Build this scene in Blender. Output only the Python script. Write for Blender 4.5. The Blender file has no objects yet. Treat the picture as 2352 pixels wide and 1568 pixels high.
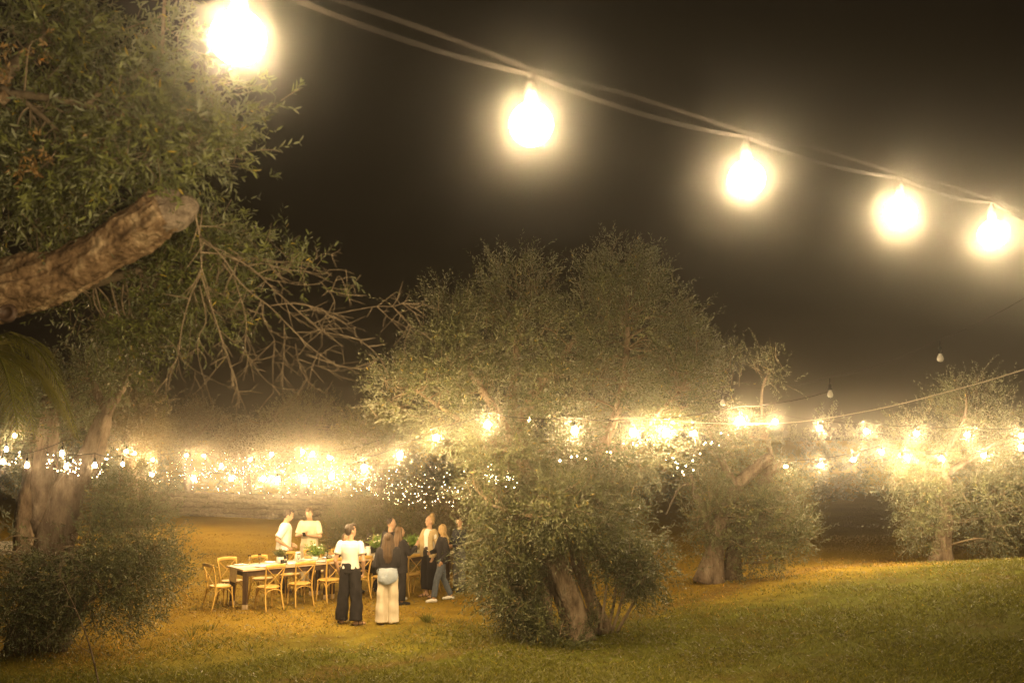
import bpy, bmesh, math, random
import numpy as np
from mathutils import Vector, Matrix, Quaternion

sc = bpy.context.scene
COL = sc.collection

# ------------------------------------------------------------------ camera
CAM_H = 3.4
FPX = 2287.0                                   # focal length in units of a 2352 px wide frame (35 mm lens)
PITCH = math.atan(216 / FPX)
cam = bpy.data.cameras.new('camera')
cam_o = bpy.data.objects.new('camera', cam)
COL.objects.link(cam_o)
sc.camera = cam_o
cam.lens = 35.0
cam.sensor_width = 36.0
cam.clip_start = 0.05
cam.clip_end = 1000
cam_o.location = (0, 0, CAM_H)
cam_o.rotation_euler = (math.pi / 2 + PITCH, 0, 0)
cam.dof.use_dof = True
cam.dof.focus_distance = 18.0
cam.dof.aperture_fstop = 2.2

# ------------------------------------------------------------------ night sky
w = bpy.data.worlds.new('World')
sc.world = w
w.use_nodes = True
bgn = w.node_tree.nodes['Background']
bgn.inputs[0].default_value = (0.0045, 0.0028, 0.0014, 1)
bgn.inputs[1].default_value = 1.0

sc.view_settings.view_transform = 'Standard'
sc.view_settings.look = 'None'
sc.view_settings.exposure = 0.0
sc.view_settings.gamma = 1.0
sc.cycles.use_denoising = True
sc.cycles.denoising_input_passes = 'RGB_ALBEDO_NORMAL'
sc.cycles.max_bounces = 6
sc.cycles.diffuse_bounces = 2
sc.cycles.glossy_bounces = 2
sc.cycles.transmission_bounces = 4
sc.cycles.transparent_max_bounces = 4
sc.cycles.volume_bounces = 0
sc.cycles.sample_clamp_indirect = 4.0
sc.cycles.use_adaptive_sampling = False

POWER = 150.0           # watts of one festoon bulb
HAZE = 0.0027
HAZE_G = 0.974
WARM = (1.0, 0.71, 0.37)

_c, _s = math.cos(PITCH), math.sin(PITCH)


def P(px, py, d):
    """point at depth d (along +Y) seen at px, py of a 2352 x 1568 frame"""
    u = (px - 1176) / FPX
    v = (784 - py) / FPX
    k = d / (_c - v * _s)
    return Vector((u * k, d, CAM_H + (_s + v * _c) * k))


def X(px, d):
    return (px - 1176) / FPX * d / _c


def sstep(a, b, x):
    t = np.clip((np.asarray(x, float) - a) / (b - a), 0, 1)
    return t * t * (3 - 2 * t)


def ground_h(x, y):
    x = np.asarray(x, float)
    y = np.asarray(y, float)
    near = 1.75 * (1 - sstep(4.5, 11, y))
    mound = 0.95 * sstep(2.5, 13, x) * sstep(10, 19, y) * (1 - sstep(20.5, 28, y + 0.12 * (x - 8)))
    und = 0.035 * np.sin(x * .7 + 1.3) * np.sin(y * .55) + 0.02 * np.sin(x * 1.9 + y * 1.3)
    return near + mound + und


def gz(x, y):
    return float(ground_h(x, y))


# ------------------------------------------------------------------ materials
def new_mat(name):
    m = bpy.data.materials.new(name)
    m.use_nodes = True
    nt = m.node_tree
    return m, nt, nt.nodes['Principled BSDF']


def N(nt, t, **kw):
    n = nt.nodes.new(t)
    for k, v in kw.items():
        setattr(n, k, v)
    return n


def ramp(nt, fac, stops):
    r = N(nt, 'ShaderNodeValToRGB')
    el = r.color_ramp.elements
    while len(el) < len(stops):
        el.new(0.5)
    for e, (p, c) in zip(el, stops):
        e.position = p
        e.color = (*c, 1)
    nt.links.new(fac, r.inputs[0])
    return r.outputs[0]


def noise(nt, scale, detail=3, vec=None, rough=.55):
    n = N(nt, 'ShaderNodeTexNoise')
    n.inputs['Scale'].default_value = scale
    n.inputs['Detail'].default_value = detail
    n.inputs['Roughness'].default_value = rough
    if vec is not None:
        nt.links.new(vec, n.inputs['Vector'])
    return n.outputs['Fac']


def bump(nt, b, h, strength=.4, dist=.02):
    n = N(nt, 'ShaderNodeBump')
    n.inputs['Strength'].default_value = strength
    n.inputs['Distance'].default_value = dist
    nt.links.new(h, n.inputs['Height'])
    nt.links.new(n.outputs[0], b.inputs['Normal'])


def objco(nt, scale=(1, 1, 1)):
    tc = N(nt, 'ShaderNodeTexCoord')
    mp = N(nt, 'ShaderNodeMapping')
    mp.inputs['Scale'].default_value = scale
    nt.links.new(tc.outputs['Object'], mp.inputs[0])
    return mp.outputs[0]


def simple(name, c1, c2, scale=8, rough=.8, bstr=.2, bdist=.01, stretch=(1, 1, 1), spec=.3, metal=0):
    m, nt, b = new_mat(name)
    v = objco(nt, stretch)
    f = noise(nt, scale, 4, v)
    nt.links.new(ramp(nt, f, [(.3, c1), (.7, c2)]), b.inputs['Base Color'])
    b.inputs['Roughness'].default_value = rough
    b.inputs['Specular IOR Level'].default_value = spec
    b.inputs['Metallic'].default_value = metal
    if bstr:
        bump(nt, b, noise(nt, scale * 4, 3, v), bstr, bdist)
    return m


def leaf_mat(name, dark, light, back, transl=.18):
    m, nt, b = new_mat(name)
    at = N(nt, 'ShaderNodeAttribute', attribute_name='rnd')
    up = ramp(nt, at.outputs['Fac'], [(0, dark), (.8, light), (.96, light), (1, (light[0] * 2.2, light[1] * 1.5, light[2] * .8))])
    g = N(nt, 'ShaderNodeNewGeometry')
    mx = N(nt, 'ShaderNodeMix', data_type='RGBA')
    nt.links.new(g.outputs['Backfacing'], mx.inputs[0])
    nt.links.new(up, mx.inputs[6])
    mx.inputs[7].default_value = (*back, 1)
    nt.links.new(mx.outputs[2], b.inputs['Base Color'])
    b.inputs['Roughness'].default_value = .5
    b.inputs['Specular IOR Level'].default_value = .4
    tr = N(nt, 'ShaderNodeBsdfTranslucent')
    nt.links.new(up, tr.inputs[0])
    ms = N(nt, 'ShaderNodeMixShader')
    ms.inputs[0].default_value = transl
    nt.links.new(b.outputs[0], ms.inputs[1])
    nt.links.new(tr.outputs[0], ms.inputs[2])
    nt.links.new(ms.outputs[0], nt.nodes['Material Output'].inputs[0])
    return m


def bark_mat(name, c1, c2, c3, st=(1, 1, .35)):
    m, nt, b = new_mat(name)
    v = objco(nt, st)
    n1 = noise(nt, 7, 6, v, .65)
    nt.links.new(ramp(nt, n1, [(.3, c1), (.5, c2), (.72, c3)]), b.inputs['Base Color'])
    vo = N(nt, 'ShaderNodeTexVoronoi', feature='DISTANCE_TO_EDGE')
    vo.inputs['Scale'].default_value = 16
    nt.links.new(v, vo.inputs['Vector'])
    ad = N(nt, 'ShaderNodeMath', operation='ADD')
    nt.links.new(vo.outputs['Distance'], ad.inputs[0])
    nt.links.new(noise(nt, 30, 5, v, .7), ad.inputs[1])
    bump(nt, b, ad.outputs[0], .9, .03)
    b.inputs['Roughness'].default_value = .95
    b.inputs['Specular IOR Level'].default_value = .15
    return m


MAT = {}
MAT['olive'] = leaf_mat('olive_leaf', (.045, .055, .02), (.15, .16, .065), (.22, .225, .14))
MAT['olive_near'] = leaf_mat('olive_leaf_near', (.045, .054, .016), (.165, .175, .046), (.18, .185, .095))
MAT['olive_dry'] = leaf_mat('olive_leaf_dry', (.06, .05, .02), (.15, .12, .05), (.18, .16, .09))
MAT['shrub'] = leaf_mat('shrub_leaf', (.06, .07, .02), (.16, .15, .05), (.18, .17, .08))
MAT['palm'] = leaf_mat('palm_leaf', (.10, .12, .018), (.28, .27, .045), (.24, .22, .06))
MAT['bouquet'] = leaf_mat('bouquet_leaf', (.10, .20, .03), (.28, .40, .07), (.24, .36, .08), .25)
MAT['bark'] = bark_mat('olive_bark', (.06, .042, .028), (.17, .125, .085), (.30, .24, .17))
MAT['bark_pale'] = bark_mat('pale_olive_bark', (.09, .062, .04), (.26, .195, .13), (.44, .36, .26))
MAT['bark_near'] = bark_mat('old_limb_bark', (.045, .026, .013), (.20, .125, .065), (.46, .34, .20), (1, 1, 1))
MAT['twig'] = simple('twig_bark', (.14, .10, .06), (.28, .21, .13), 20, .9, .2)
MAT['cut'] = simple('sawn_wood', (.10, .07, .047), (.33, .255, .175), 22, .95, .9, .02)
MAT['chair'] = simple('honey_wood', (.50, .30, .065), (.62, .40, .105), 12, .5, .08, .003, (1, 1, .2))
MAT['table_dark'] = simple('dark_stained_wood', (.05, .028, .016), (.10, .058, .033), 9, .6, .2, .004, (1, 1, .2))
MAT['table_top'] = simple('pale_weathered_wood', (.42, .31, .19), (.62, .50, .34), 6, .55, .2, .003, (.15, 1, 1))
MAT['linen'] = simple('linen_cloth', (.62, .56, .46), (.75, .70, .60), 14, .95, .3, .004)
MAT['ceramic'] = simple('white_ceramic', (.72, .69, .62), (.80, .77, .70), 3, .25, 0, spec=.5)
MAT['stone'] = simple('field_stone', (.12, .09, .06), (.25, .20, .135), 5, .95, .6, .03)
MAT['mortar'] = simple('wall_core', (.08, .06, .04), (.14, .11, .075), 7, .95, .5, .03)
MAT['cable'] = simple('cable_rubber', (.03, .025, .018), (.05, .04, .03), 30, .9, 0, spec=.1)
MAT['lamplit_cable'] = simple('lamplit_cable', (.45, .38, .28), (.55, .48, .36), 30, .9, 0)  # cable colour lightened to stand in for lamplight falling on it
MAT['socket_grey'] = simple('grey_lamp_socket', (.018, .015, .012), (.026, .022, .017), 20, .9, 0, spec=.1)
MAT['cable_dark'] = simple('dim_cable', (.012, .010, .008), (.02, .016, .012), 30, 1, 0, spec=.05)
MAT['socket'] = simple('lamp_socket', (.008, .008, .007), (.014, .013, .012), 20, .8, 0, spec=.1)
MAT['black_cloth'] = simple('black_cloth', (.012, .011, .013), (.024, .021, .023), 9, .95, .5, .01)
MAT['navy_cloth'] = simple('navy_cloth', (.02, .022, .03), (.035, .036, .046), 9, .95, .5, .01)
MAT['white_cloth'] = simple('white_cotton', (.68, .65, .58), (.78, .75, .68), 7, .95, .4, .012)
MAT['cream_cloth'] = simple('cream_cotton', (.58, .50, .34), (.68, .60, .42), 7, .95, .4, .012)
MAT['beige_cloth'] = simple('beige_linen', (.56, .48, .35), (.68, .60, .46), 8, .95, .5, .012, (1, 1, .25))
MAT['tan_cloth'] = simple('tan_jacket', (.36, .27, .13), (.48, .37, .20), 8, .95, .5, .01)
MAT['blue_cloth'] = simple('pale_blue_cotton', (.28, .33, .40), (.40, .45, .50), 8, .95, .5, .012)
MAT['jeans'] = simple('denim', (.07, .085, .11), (.12, .14, .17), 16, .95, .4, .008)
MAT['grey_cloth'] = simple('grey_denim', (.10, .105, .11), (.17, .17, .17), 16, .95, .4, .008)
MAT['hair_dark'] = simple('dark_hair', (.018, .012, .008), (.05, .032, .02), 30, .55, .7, .01, (1, 1, .12))
MAT['hair_brown'] = simple('brown_hair', (.07, .042, .02), (.17, .10, .05), 30, .5, .7, .01, (1, 1, .12))
MAT['hair_deep'] = simple('deep_brown_hair', (.03, .018, .009), (.10, .06, .03), 30, .5, .8, .014, (1, 1, .12))
MAT['hair_blond'] = simple('blond_hair', (.26, .16, .06), (.50, .34, .15), 30, .5, .7, .01, (1, 1, .12))
MAT['skin'] = simple('skin', (.42, .25, .15), (.50, .31, .19), 5, .55, .05, .003)
MAT['eye'] = simple('eye_dark', (.02, .015, .01), (.03, .02, .015), 5, .3, 0)
MAT['leather'] = simple('brown_leather', (.05, .03, .018), (.10, .06, .035), 12, .6, .2, .004)
MAT['shoe_white'] = simple('white_shoe', (.6, .57, .5), (.7, .67, .6), 12, .7, .2, .004)
MAT['petal_w'] = simple('white_petal', (.75, .72, .55), (.85, .82, .66), 9, .7, 0)
MAT['petal_y'] = simple('yellow_petal', (.75, .60, .10), (.85, .72, .20), 9, .7, 0)
MAT['bread'] = simple('bread_crust', (.38, .20, .06), (.55, .33, .12), 10, .8, .4, .01)
m, nt, b = new_mat('clear_glass')
b.inputs['Base Color'].default_value = (.96, .97, .95, 1)
b.inputs['Roughness'].default_value = .03
b.inputs['Transmission Weight'].default_value = 1
MAT['glass'] = m


def emit_mat(name, col, st):
    m, nt, b = new_mat(name)
    b.inputs['Base Color'].default_value = (.8, .75, .65, 1)
    b.inputs['Emission Color'].default_value = (*col, 1)
    b.inputs['Emission Strength'].default_value = st
    b.inputs['Roughness'].default_value = .3
    m.cycles.emission_sampling = 'NONE'
    return m


MAT['bulb_on'] = emit_mat('lit_bulb_glass', (1, .82, .55), 60)
MAT['fairy_on'] = emit_mat('lit_fairy_bulb', (1, .80, .5), 26)
MAT['fairy_mid'] = emit_mat('medium_fairy_bulb', (1, .76, .42), 13)
MAT['fairy_dim'] = emit_mat('faint_fairy_bulb', (1, .70, .34), 6)
MAT['bulb_off'] = simple('unlit_opal_bulb', (.62, .57, .48), (.68, .63, .54), 5, .3, 0, spec=.5)

# grass ground
m, nt, b = new_mat('lawn_ground')
geo = N(nt, 'ShaderNodeNewGeometry')
sep = N(nt, 'ShaderNodeSeparateXYZ')
nt.links.new(geo.outputs['Position'], sep.inputs[0])
big = noise(nt, .42, 4, geo.outputs['Position'], .6)
mid = noise(nt, 2.1, 5, geo.outputs['Position'], .6)
fine = noise(nt, 24, 4, geo.outputs['Position'], .7)


def lin(nt, terms, const=0.0):
    """sum of value*coef"""
    cur = None
    for sock, k in terms:
        mm = N(nt, 'ShaderNodeMath', operation='MULTIPLY_ADD')
        nt.links.new(sock, mm.inputs[0])
        mm.inputs[1].default_value = k
        if cur is None:
            mm.inputs[2].default_value = const
        else:
            nt.links.new(cur, mm.inputs[2])
        cur = mm.outputs[0]
    return cur


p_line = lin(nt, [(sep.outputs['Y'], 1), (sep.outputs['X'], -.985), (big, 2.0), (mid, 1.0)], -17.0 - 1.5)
s_line = lin(nt, [(sep.outputs['Y'], .28), (sep.outputs['X'], -.126), (big, 1.3), (mid, .6)], -5.0 - .75)
dry = ramp(nt, lin(nt, [(big, .45), (mid, .35), (fine, .35)], -.02), [(.30, (.15, .088, .016)), (.50, (.29, .185, .024)), (.72, (.38, .262, .036))])
lush = ramp(nt, lin(nt, [(big, .4), (mid, .4), (fine, .3)], -.0), [(.36, (.11, .062, .014)), (.46, (.108, .088, .014)), (.57, (.122, .130, .0175)), (.75, (.18, .183, .024))])
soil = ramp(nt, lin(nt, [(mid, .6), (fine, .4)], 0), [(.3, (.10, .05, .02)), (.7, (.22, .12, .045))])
lf = ramp(nt, s_line, [(0.0, (0, 0, 0)), (.9, (1, 1, 1))])
mx1 = N(nt, 'ShaderNodeMix', data_type='RGBA')
nt.links.new(lf, mx1.inputs[0])
nt.links.new(lush, mx1.inputs[6])
nt.links.new(dry, mx1.inputs[7])
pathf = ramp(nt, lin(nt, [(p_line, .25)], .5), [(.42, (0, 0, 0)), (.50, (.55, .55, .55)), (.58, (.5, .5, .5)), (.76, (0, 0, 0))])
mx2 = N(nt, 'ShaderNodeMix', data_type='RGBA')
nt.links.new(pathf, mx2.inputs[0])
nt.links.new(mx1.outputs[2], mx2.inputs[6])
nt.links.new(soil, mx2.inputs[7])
nt.links.new(mx2.outputs[2], b.inputs['Base Color'])
b.inputs['Roughness'].default_value = 1
b.inputs['Specular IOR Level'].default_value = .1
bump(nt, b, lin(nt, [(fine, .7), (mid, .5)], 0), 1.0, .08)
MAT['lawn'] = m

m2 = leaf_mat('grass_blade', (.085, .085, .013), (.21, .205, .028), (.17, .165, .03), .4)
MAT['grass'] = m2
MAT['grass_dry'] = leaf_mat('dry_grass_blade', (.20, .11, .02), (.42, .28, .05), (.34, .23, .05), .4)


# ------------------------------------------------------------------ object helpers
def mesh_obj(name, V, Fc, mat, parent=None, smooth=False, rnd=None, loc=None):
    me = bpy.data.meshes.new(name)
    if isinstance(V, np.ndarray) and isinstance(Fc, np.ndarray):
        n = Fc.shape[1]
        me.vertices.add(len(V))
        me.vertices.foreach_set('co', V.astype(np.float32).ravel())
        me.loops.add(Fc.size)
        me.loops.foreach_set('vertex_index', Fc.astype(np.int32).ravel())
        me.polygons.add(len(Fc))
        me.polygons.foreach_set('loop_start', np.arange(0, Fc.size, n, dtype=np.int32))
        me.update(calc_edges=True)
    else:
        me.from_pydata([tuple(v) for v in V], [], [tuple(f) for f in Fc])
        me.update()
    if rnd is not None:
        at = me.attributes.new('rnd', 'FLOAT', 'POINT')
        at.data.foreach_set('value', rnd.astype(np.float32))
    if smooth:
        me.polygons.foreach_set('use_smooth', np.ones(len(me.polygons), dtype=bool))
    if mat is not None:
        me.materials.append(MAT[mat])
    o = bpy.data.objects.new(name, me)
    COL.objects.link(o)
    if parent is not None:
        o.parent = parent
    if loc is not None:
        o.location = loc
    return o


def data_obj(name, me, parent=None, loc=(0, 0, 0), rot=(0, 0, 0), scale=None):
    o = bpy.data.objects.new(name, me)
    COL.objects.link(o)
    o.parent = parent
    o.location = loc
    o.rotation_euler = rot
    if scale is not None:
        o.scale = scale
    return o


def thing(name, label, cat, loc=(0, 0, 0), rz=0, group=None):
    o = bpy.data.objects.new(name, None)
    o.empty_display_size = .1
    COL.objects.link(o)
    o.location = loc
    o.rotation_euler = (0, 0, rz)
    o['label'] = label
    o['category'] = cat
    if group:
        o['group'] = group
    return o


def tag(o, label, cat, group=None):
    o['label'] = label
    o['category'] = cat
    if group:
        o['group'] = group
    return o


def copy_tree(o, parent=None):
    c = o.copy()
    COL.objects.link(c)
    c.parent = parent
    for ch in list(o.children):
        copy_tree(ch, c)
    return c


class MB:
    def __init__(self):
        self.v, self.f = [], []

    def add(self, vs, fs):
        o = len(self.v)
        self.v += [tuple(x) for x in vs]
        self.f += [tuple(i + o for i in f) for f in fs]

    def box(self, c, s, rz=0, rot=None):
        hx, hy, hz = s[0] / 2, s[1] / 2, s[2] / 2
        R = rot if rot is not None else Matrix.Rotation(rz, 3, 'Z')
        vs = [Vector(c) + R @ Vector((x, y, z)) for x in (-hx, hx) for y in (-hy, hy) for z in (-hz, hz)]
        self.add(vs, [(0, 1, 3, 2), (4, 6, 7, 5), (0, 4, 5, 1), (2, 3, 7, 6), (0, 2, 6, 4), (1, 5, 7, 3)])

    def bevbox(self, c, s, bv=.01, rz=0, rot=None):
        bm = bmesh.new()
        bmesh.ops.create_cube(bm, size=1)
        bmesh.ops.scale(bm, vec=s, verts=bm.verts)
        bmesh.ops.bevel(bm, geom=bm.edges[:], offset=bv, segments=1, affect='EDGES')
        R = rot if rot is not None else Matrix.Rotation(rz, 3, 'Z')
        bm.verts.index_update()
        self.add([Vector(c) + R @ v.co for v in bm.verts], [[v.index for v in f.verts] for f in bm.faces])
        bm.free()

    def tube(self, pts, rad, n=6, cap=True, ell=None, round_=False, up=None):
        pts = [Vector(p) for p in pts]
        rad = list(rad) if hasattr(rad, '__len__') else [rad] * len(pts)
        ell = list(ell) if ell is not None else [1.0] * len(pts)
        if round_:
            d0 = (pts[0] - pts[1]).normalized()
            d1 = (pts[-1] - pts[-2]).normalized()
            p0, r0, e0, p1, r1, e1 = pts[0], rad[0], ell[0], pts[-1], rad[-1], ell[-1]
            pre = [(p0 + d0 * r0 * math.sin(a), r0 * math.cos(a), e0) for a in (1.45, 1.05, .55)]
            post = [(p1 + d1 * r1 * math.sin(a), r1 * math.cos(a), e1) for a in (.55, 1.05, 1.45)]
            pts = [q[0] for q in pre] + pts + [q[0] for q in post]
            rad = [q[1] for q in pre] + rad + [q[1] for q in post]
            ell = [q[2] for q in pre] + ell + [q[2] for q in post]
        vs, fs = [], []
        t0 = (pts[1] - pts[0]).normalized()
        ref = Vector(up) if up is not None else (Vector((0, 0, 1)) if abs(t0.z) < .9 else Vector((1, 0, 0)))
        a = (ref - t0 * ref.dot(t0)).normalized()
        for i, p in enumerate(pts):
            if i == 0:
                t = pts[1] - pts[0]
            elif i == len(pts) - 1:
                t = pts[-1] - pts[-2]
            else:
                t = pts[i + 1] - pts[i - 1]
            if t.length < 1e-9:
                t = t0
            t = t.normalized()
            a = a - t * a.dot(t)
            a = a.normalized() if a.length > 1e-6 else t.orthogonal().normalized()
            bb = t.cross(a)
            for k in range(n):
                an = 2 * math.pi * k / n
                vs.append(p + a * (math.cos(an) * rad[i]) + bb * (math.sin(an) * rad[i] * ell[i]))
        for i in range(len(pts) - 1):
            for k in range(n):
                fs.append((i * n + k, i * n + (k + 1) % n, (i + 1) * n + (k + 1) % n, (i + 1) * n + k))
        if cap:
            fs.append(tuple(range(n))[::-1])
            fs.append(tuple((len(pts) - 1) * n + k for k in range(n)))
        self.add(vs, fs)

    def lathe(self, prof, n=16, c=(0, 0, 0)):
        vs, fs = [], []
        for r, z in prof:
            for k in range(n):
                an = 2 * math.pi * k / n
                vs.append((c[0] + r * math.cos(an), c[1] + r * math.sin(an), c[2] + z))
        for i in range(len(prof) - 1):
            for k in range(n):
                fs.append((i * n + k, i * n + (k + 1) % n, (i + 1) * n + (k + 1) % n, (i + 1) * n + k))
        if prof[0][0] > 0:
            fs.append(tuple(range(n))[::-1])
        if prof[-1][0] > 0:
            fs.append(tuple((len(prof) - 1) * n + k for k in range(n)))
        self.add(vs, fs)

    def ell(self, c, r, rot=None, nu=12, nv=8):
        vs, fs = [], []
        R = rot if rot is not None else Matrix.Identity(3)
        for j in range(nv + 1):
            ph = math.pi * j / nv
            ph = min(max(ph, .06), math.pi - .06)
            for i in range(nu):
                th = 2 * math.pi * i / nu
                vs.append(Vector(c) + R @ Vector((r[0] * math.sin(ph) * math.cos(th), r[1] * math.sin(ph) * math.sin(th), -r[2] * math.cos(ph))))
        for j in range(nv):
            for i in range(nu):
                fs.append((j * nu + i, j * nu + (i + 1) % nu, (j + 1) * nu + (i + 1) % nu, (j + 1) * nu + i))
        fs.append(tuple(range(nu))[::-1])
        fs.append(tuple(nv * nu + k for k in range(nu)))
        self.add(vs, fs)

    def obj(self, name, mat, parent=None, smooth=False, loc=None):
        return mesh_obj(name, self.v, self.f, mat, parent, smooth, None, loc)

    def mesh(self, name, mat, smooth=False):
        me = bpy.data.meshes.new(name)
        me.from_pydata(self.v, [], self.f)
        me.update()
        me.materials.append(MAT[mat])
        if smooth:
            me.polygons.foreach_set('use_smooth', np.ones(len(me.polygons), dtype=bool))
        return me


def spline(pts, n=5):
    pts = [Vector(p) for p in pts]
    if len(pts) < 3:
        return [pts[0].lerp(pts[-1], i / n) for i in range(n + 1)]
    e = [pts[0] * 2 - pts[1]] + pts + [pts[-1] * 2 - pts[-2]]
    out = []
    for i in range(1, len(e) - 2):
        p0, p1, p2, p3 = e[i - 1:i + 3]
        for k in range(n):
            t = k / n
            out.append(.5 * ((2 * p1) + (p2 - p0) * t + (2 * p0 - 5 * p1 + 4 * p2 - p3) * t * t + (3 * p1 - p0 - 3 * p2 + p3) * t ** 3))
    out.append(pts[-1])
    return out


def interp(vals, n):
    x = np.linspace(0, len(vals) - 1, n)
    return np.interp(x, range(len(vals)), vals)


from mathutils import noise as mnoise


def gnarly(path, radii, n=18, seed=0, amp=.16, sub=6, flare=0.0, fb=.0, fs=9.0):
    """gnarled trunk: ridged tube -> (verts, faces)"""
    rng = np.random.default_rng(seed)
    pts = spline(path, sub)
    rad = interp(radii, len(pts))
    mb = MB()
    mb.tube(pts, list(rad), n, True)
    V = np.array(mb.v)
    ph = rng.uniform(0, 6.28, 5)
    k = [3, 5, 8, 11, 2]
    am = [.5, .42, .3, .25, .4]
    for i, p in enumerate(pts):
        t = i / len(pts)
        for j in range(n):
            an = 2 * math.pi * j / n
            f = sum(am[q] * math.sin(k[q] * an + ph[q] + t * (2.5 + q) * (1 if q % 2 else -1.3)) for q in range(5))
            f += .5 * math.sin(t * 21 + an * 2 + ph[2]) * .5 + rng.normal(0, .22)
            fl = 1 + flare * max(0, 1 - t * 5) * (1 + .5 * math.sin(4 * an + ph[1]))
            idx = i * n + j
            c = np.array(p)
            m = max(.4, (1 + amp * f)) * fl
            if fb:
                q = Vector(V[idx])
                tv = .35 * mnoise.turbulence(q * fs + Vector((seed, 0, 0)), 4, True) + .65 * mnoise.turbulence(Vector((math.cos(an) * rad[i] * fs * 1.3, math.sin(an) * rad[i] * fs * 1.3, i * fs * .0035)), 4, True)
                cr_ = mnoise.noise(Vector((math.cos(an) * 2.6, math.sin(an) * 2.6, t * 3.0 + seed)))
                m *= 1 + fb * (tv - .75) + fb * .9 * (abs(cr_) - .25)
            V[idx] = c + (V[idx] - c) * m
    return V, mb.f


def sample_shoots(blobs, n, rng, clump=.35, per_clump=14, shell=.6):
    """blobs: (center, (rx,ry,rz), weight, updir). returns origins, dirs"""
    wts = np.array([b[2] for b in blobs], float)
    wts /= wts.sum()
    O, D = [], []
    C = []
    nc = max(1, n // per_clump)
    which = rng.choice(len(blobs), nc, p=wts)
    for bi in which:
        c, r, _, up = blobs[bi]
        d = rng.normal(size=3)
        d /= np.linalg.norm(d)
        rr = (shell + (1 - shell) * rng.random()) if rng.random() < .75 else rng.random() ** .5
        cc = np.array(c) + d * np.array(r) * rr
        C.append(cc)
        k = max(3, int(rng.normal(per_clump, per_clump * .35)))
        sp = clump * rng.uniform(.6, 1.4)
        o = cc + rng.normal(size=(k, 3)) * sp * .5
        dirs = d * .75 + np.array((0, 0, up)) + rng.normal(size=(k, 3)) * .42
        dirs /= np.linalg.norm(dirs, axis=1)[:, None]
        O.append(o)
        D.append(dirs)
    return np.concatenate(O), np.concatenate(D), np.array(C)


def leaves(O, D, rng, length=.4, per=12, size=.065, width=.25, droop=.1, detail=4):
    """leafy shoots -> V, F, rnd"""
    n = len(O)
    L = length * rng.uniform(.55, 1.35, (n, 1))
    curve = rng.normal(0, .16, (n, 3)) + np.array((0, 0, -droop))
    perp = np.cross(D, rng.normal(size=(n, 3)))
    perp /= np.linalg.norm(perp, axis=1)[:, None] + 1e-9
    perp2 = np.cross(D, perp)
    shade = rng.random((n, 1))
    Vs, R = [], []
    for k in range(per):
        t = (k // 2 + 1 + .3 * (k % 2)) / (per // 2 + .5)
        pos = O + D * L * t + curve * L * t * t
        an = (k // 2) * 1.57 + (k % 2) * math.pi + rng.normal(0, .3, (n, 1))
        side = perp * np.cos(an) + perp2 * np.sin(an)
        tang = D + 2 * curve * t
        tang /= np.linalg.norm(tang, axis=1)[:, None]
        ld = tang * rng.uniform(.45, .95, (n, 1)) + side * rng.uniform(.5, .9, (n, 1))
        ld /= np.linalg.norm(ld, axis=1)[:, None]
        wv = np.cross(ld, tang + rng.normal(0, .25, (n, 3)))
        wv /= np.linalg.norm(wv, axis=1)[:, None] + 1e-9
        nv = np.cross(wv, ld)
        s = size * rng.uniform(.65, 1.25, (n, 1)) * (1 - .25 * t)
        wd = s * width * .5
        r = np.clip(.75 * shade + .25 * rng.random((n, 1)), 0, 1)
        r = np.where(rng.random((n, 1)) < .02, 1.0, r * .95)
        if detail == 4:
            q = np.stack([pos, pos + ld * s * .5 + wv * wd + nv * s * .05, pos + ld * s, pos + ld * s * .5 - wv * wd + nv * s * .05], 1)
        else:
            q = np.stack([pos, pos + ld * s * .32 + wv * wd * .95 + nv * s * .04, pos + ld * s * .68 + wv * wd * .8 + nv * s * .03,
                          pos + ld * s - nv * s * .05, pos + ld * s * .68 - wv * wd * .8 + nv * s * .03, pos + ld * s * .32 - wv * wd * .95 + nv * s * .04], 1)
        Vs.append(q.reshape(-1, 3))
        R.append(np.repeat(r, q.shape[1], 1).ravel())
    V = np.concatenate(Vs)
    Fc = np.arange(len(V)).reshape(-1, detail if detail == 4 else 6)
    return V, Fc, np.concatenate(R)


def twig_mesh(O, D, rng, length, rad=.004, droop=.1):
    mb = MB()
    for o, d in zip(O, D):
        o = Vector(o)
        d = Vector(d)
        c = Vector(rng.normal(0, .16, 3)) + Vector((0, 0, -droop))
        L = length * rng.uniform(.7, 1.2)
        mb.tube([o - d * L * .35, o + d * L * .3 + c * L * .1, o + d * L * .75 + c * L * .55], [rad, rad * .8, rad * .35], 3, False)
    return mb


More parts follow.
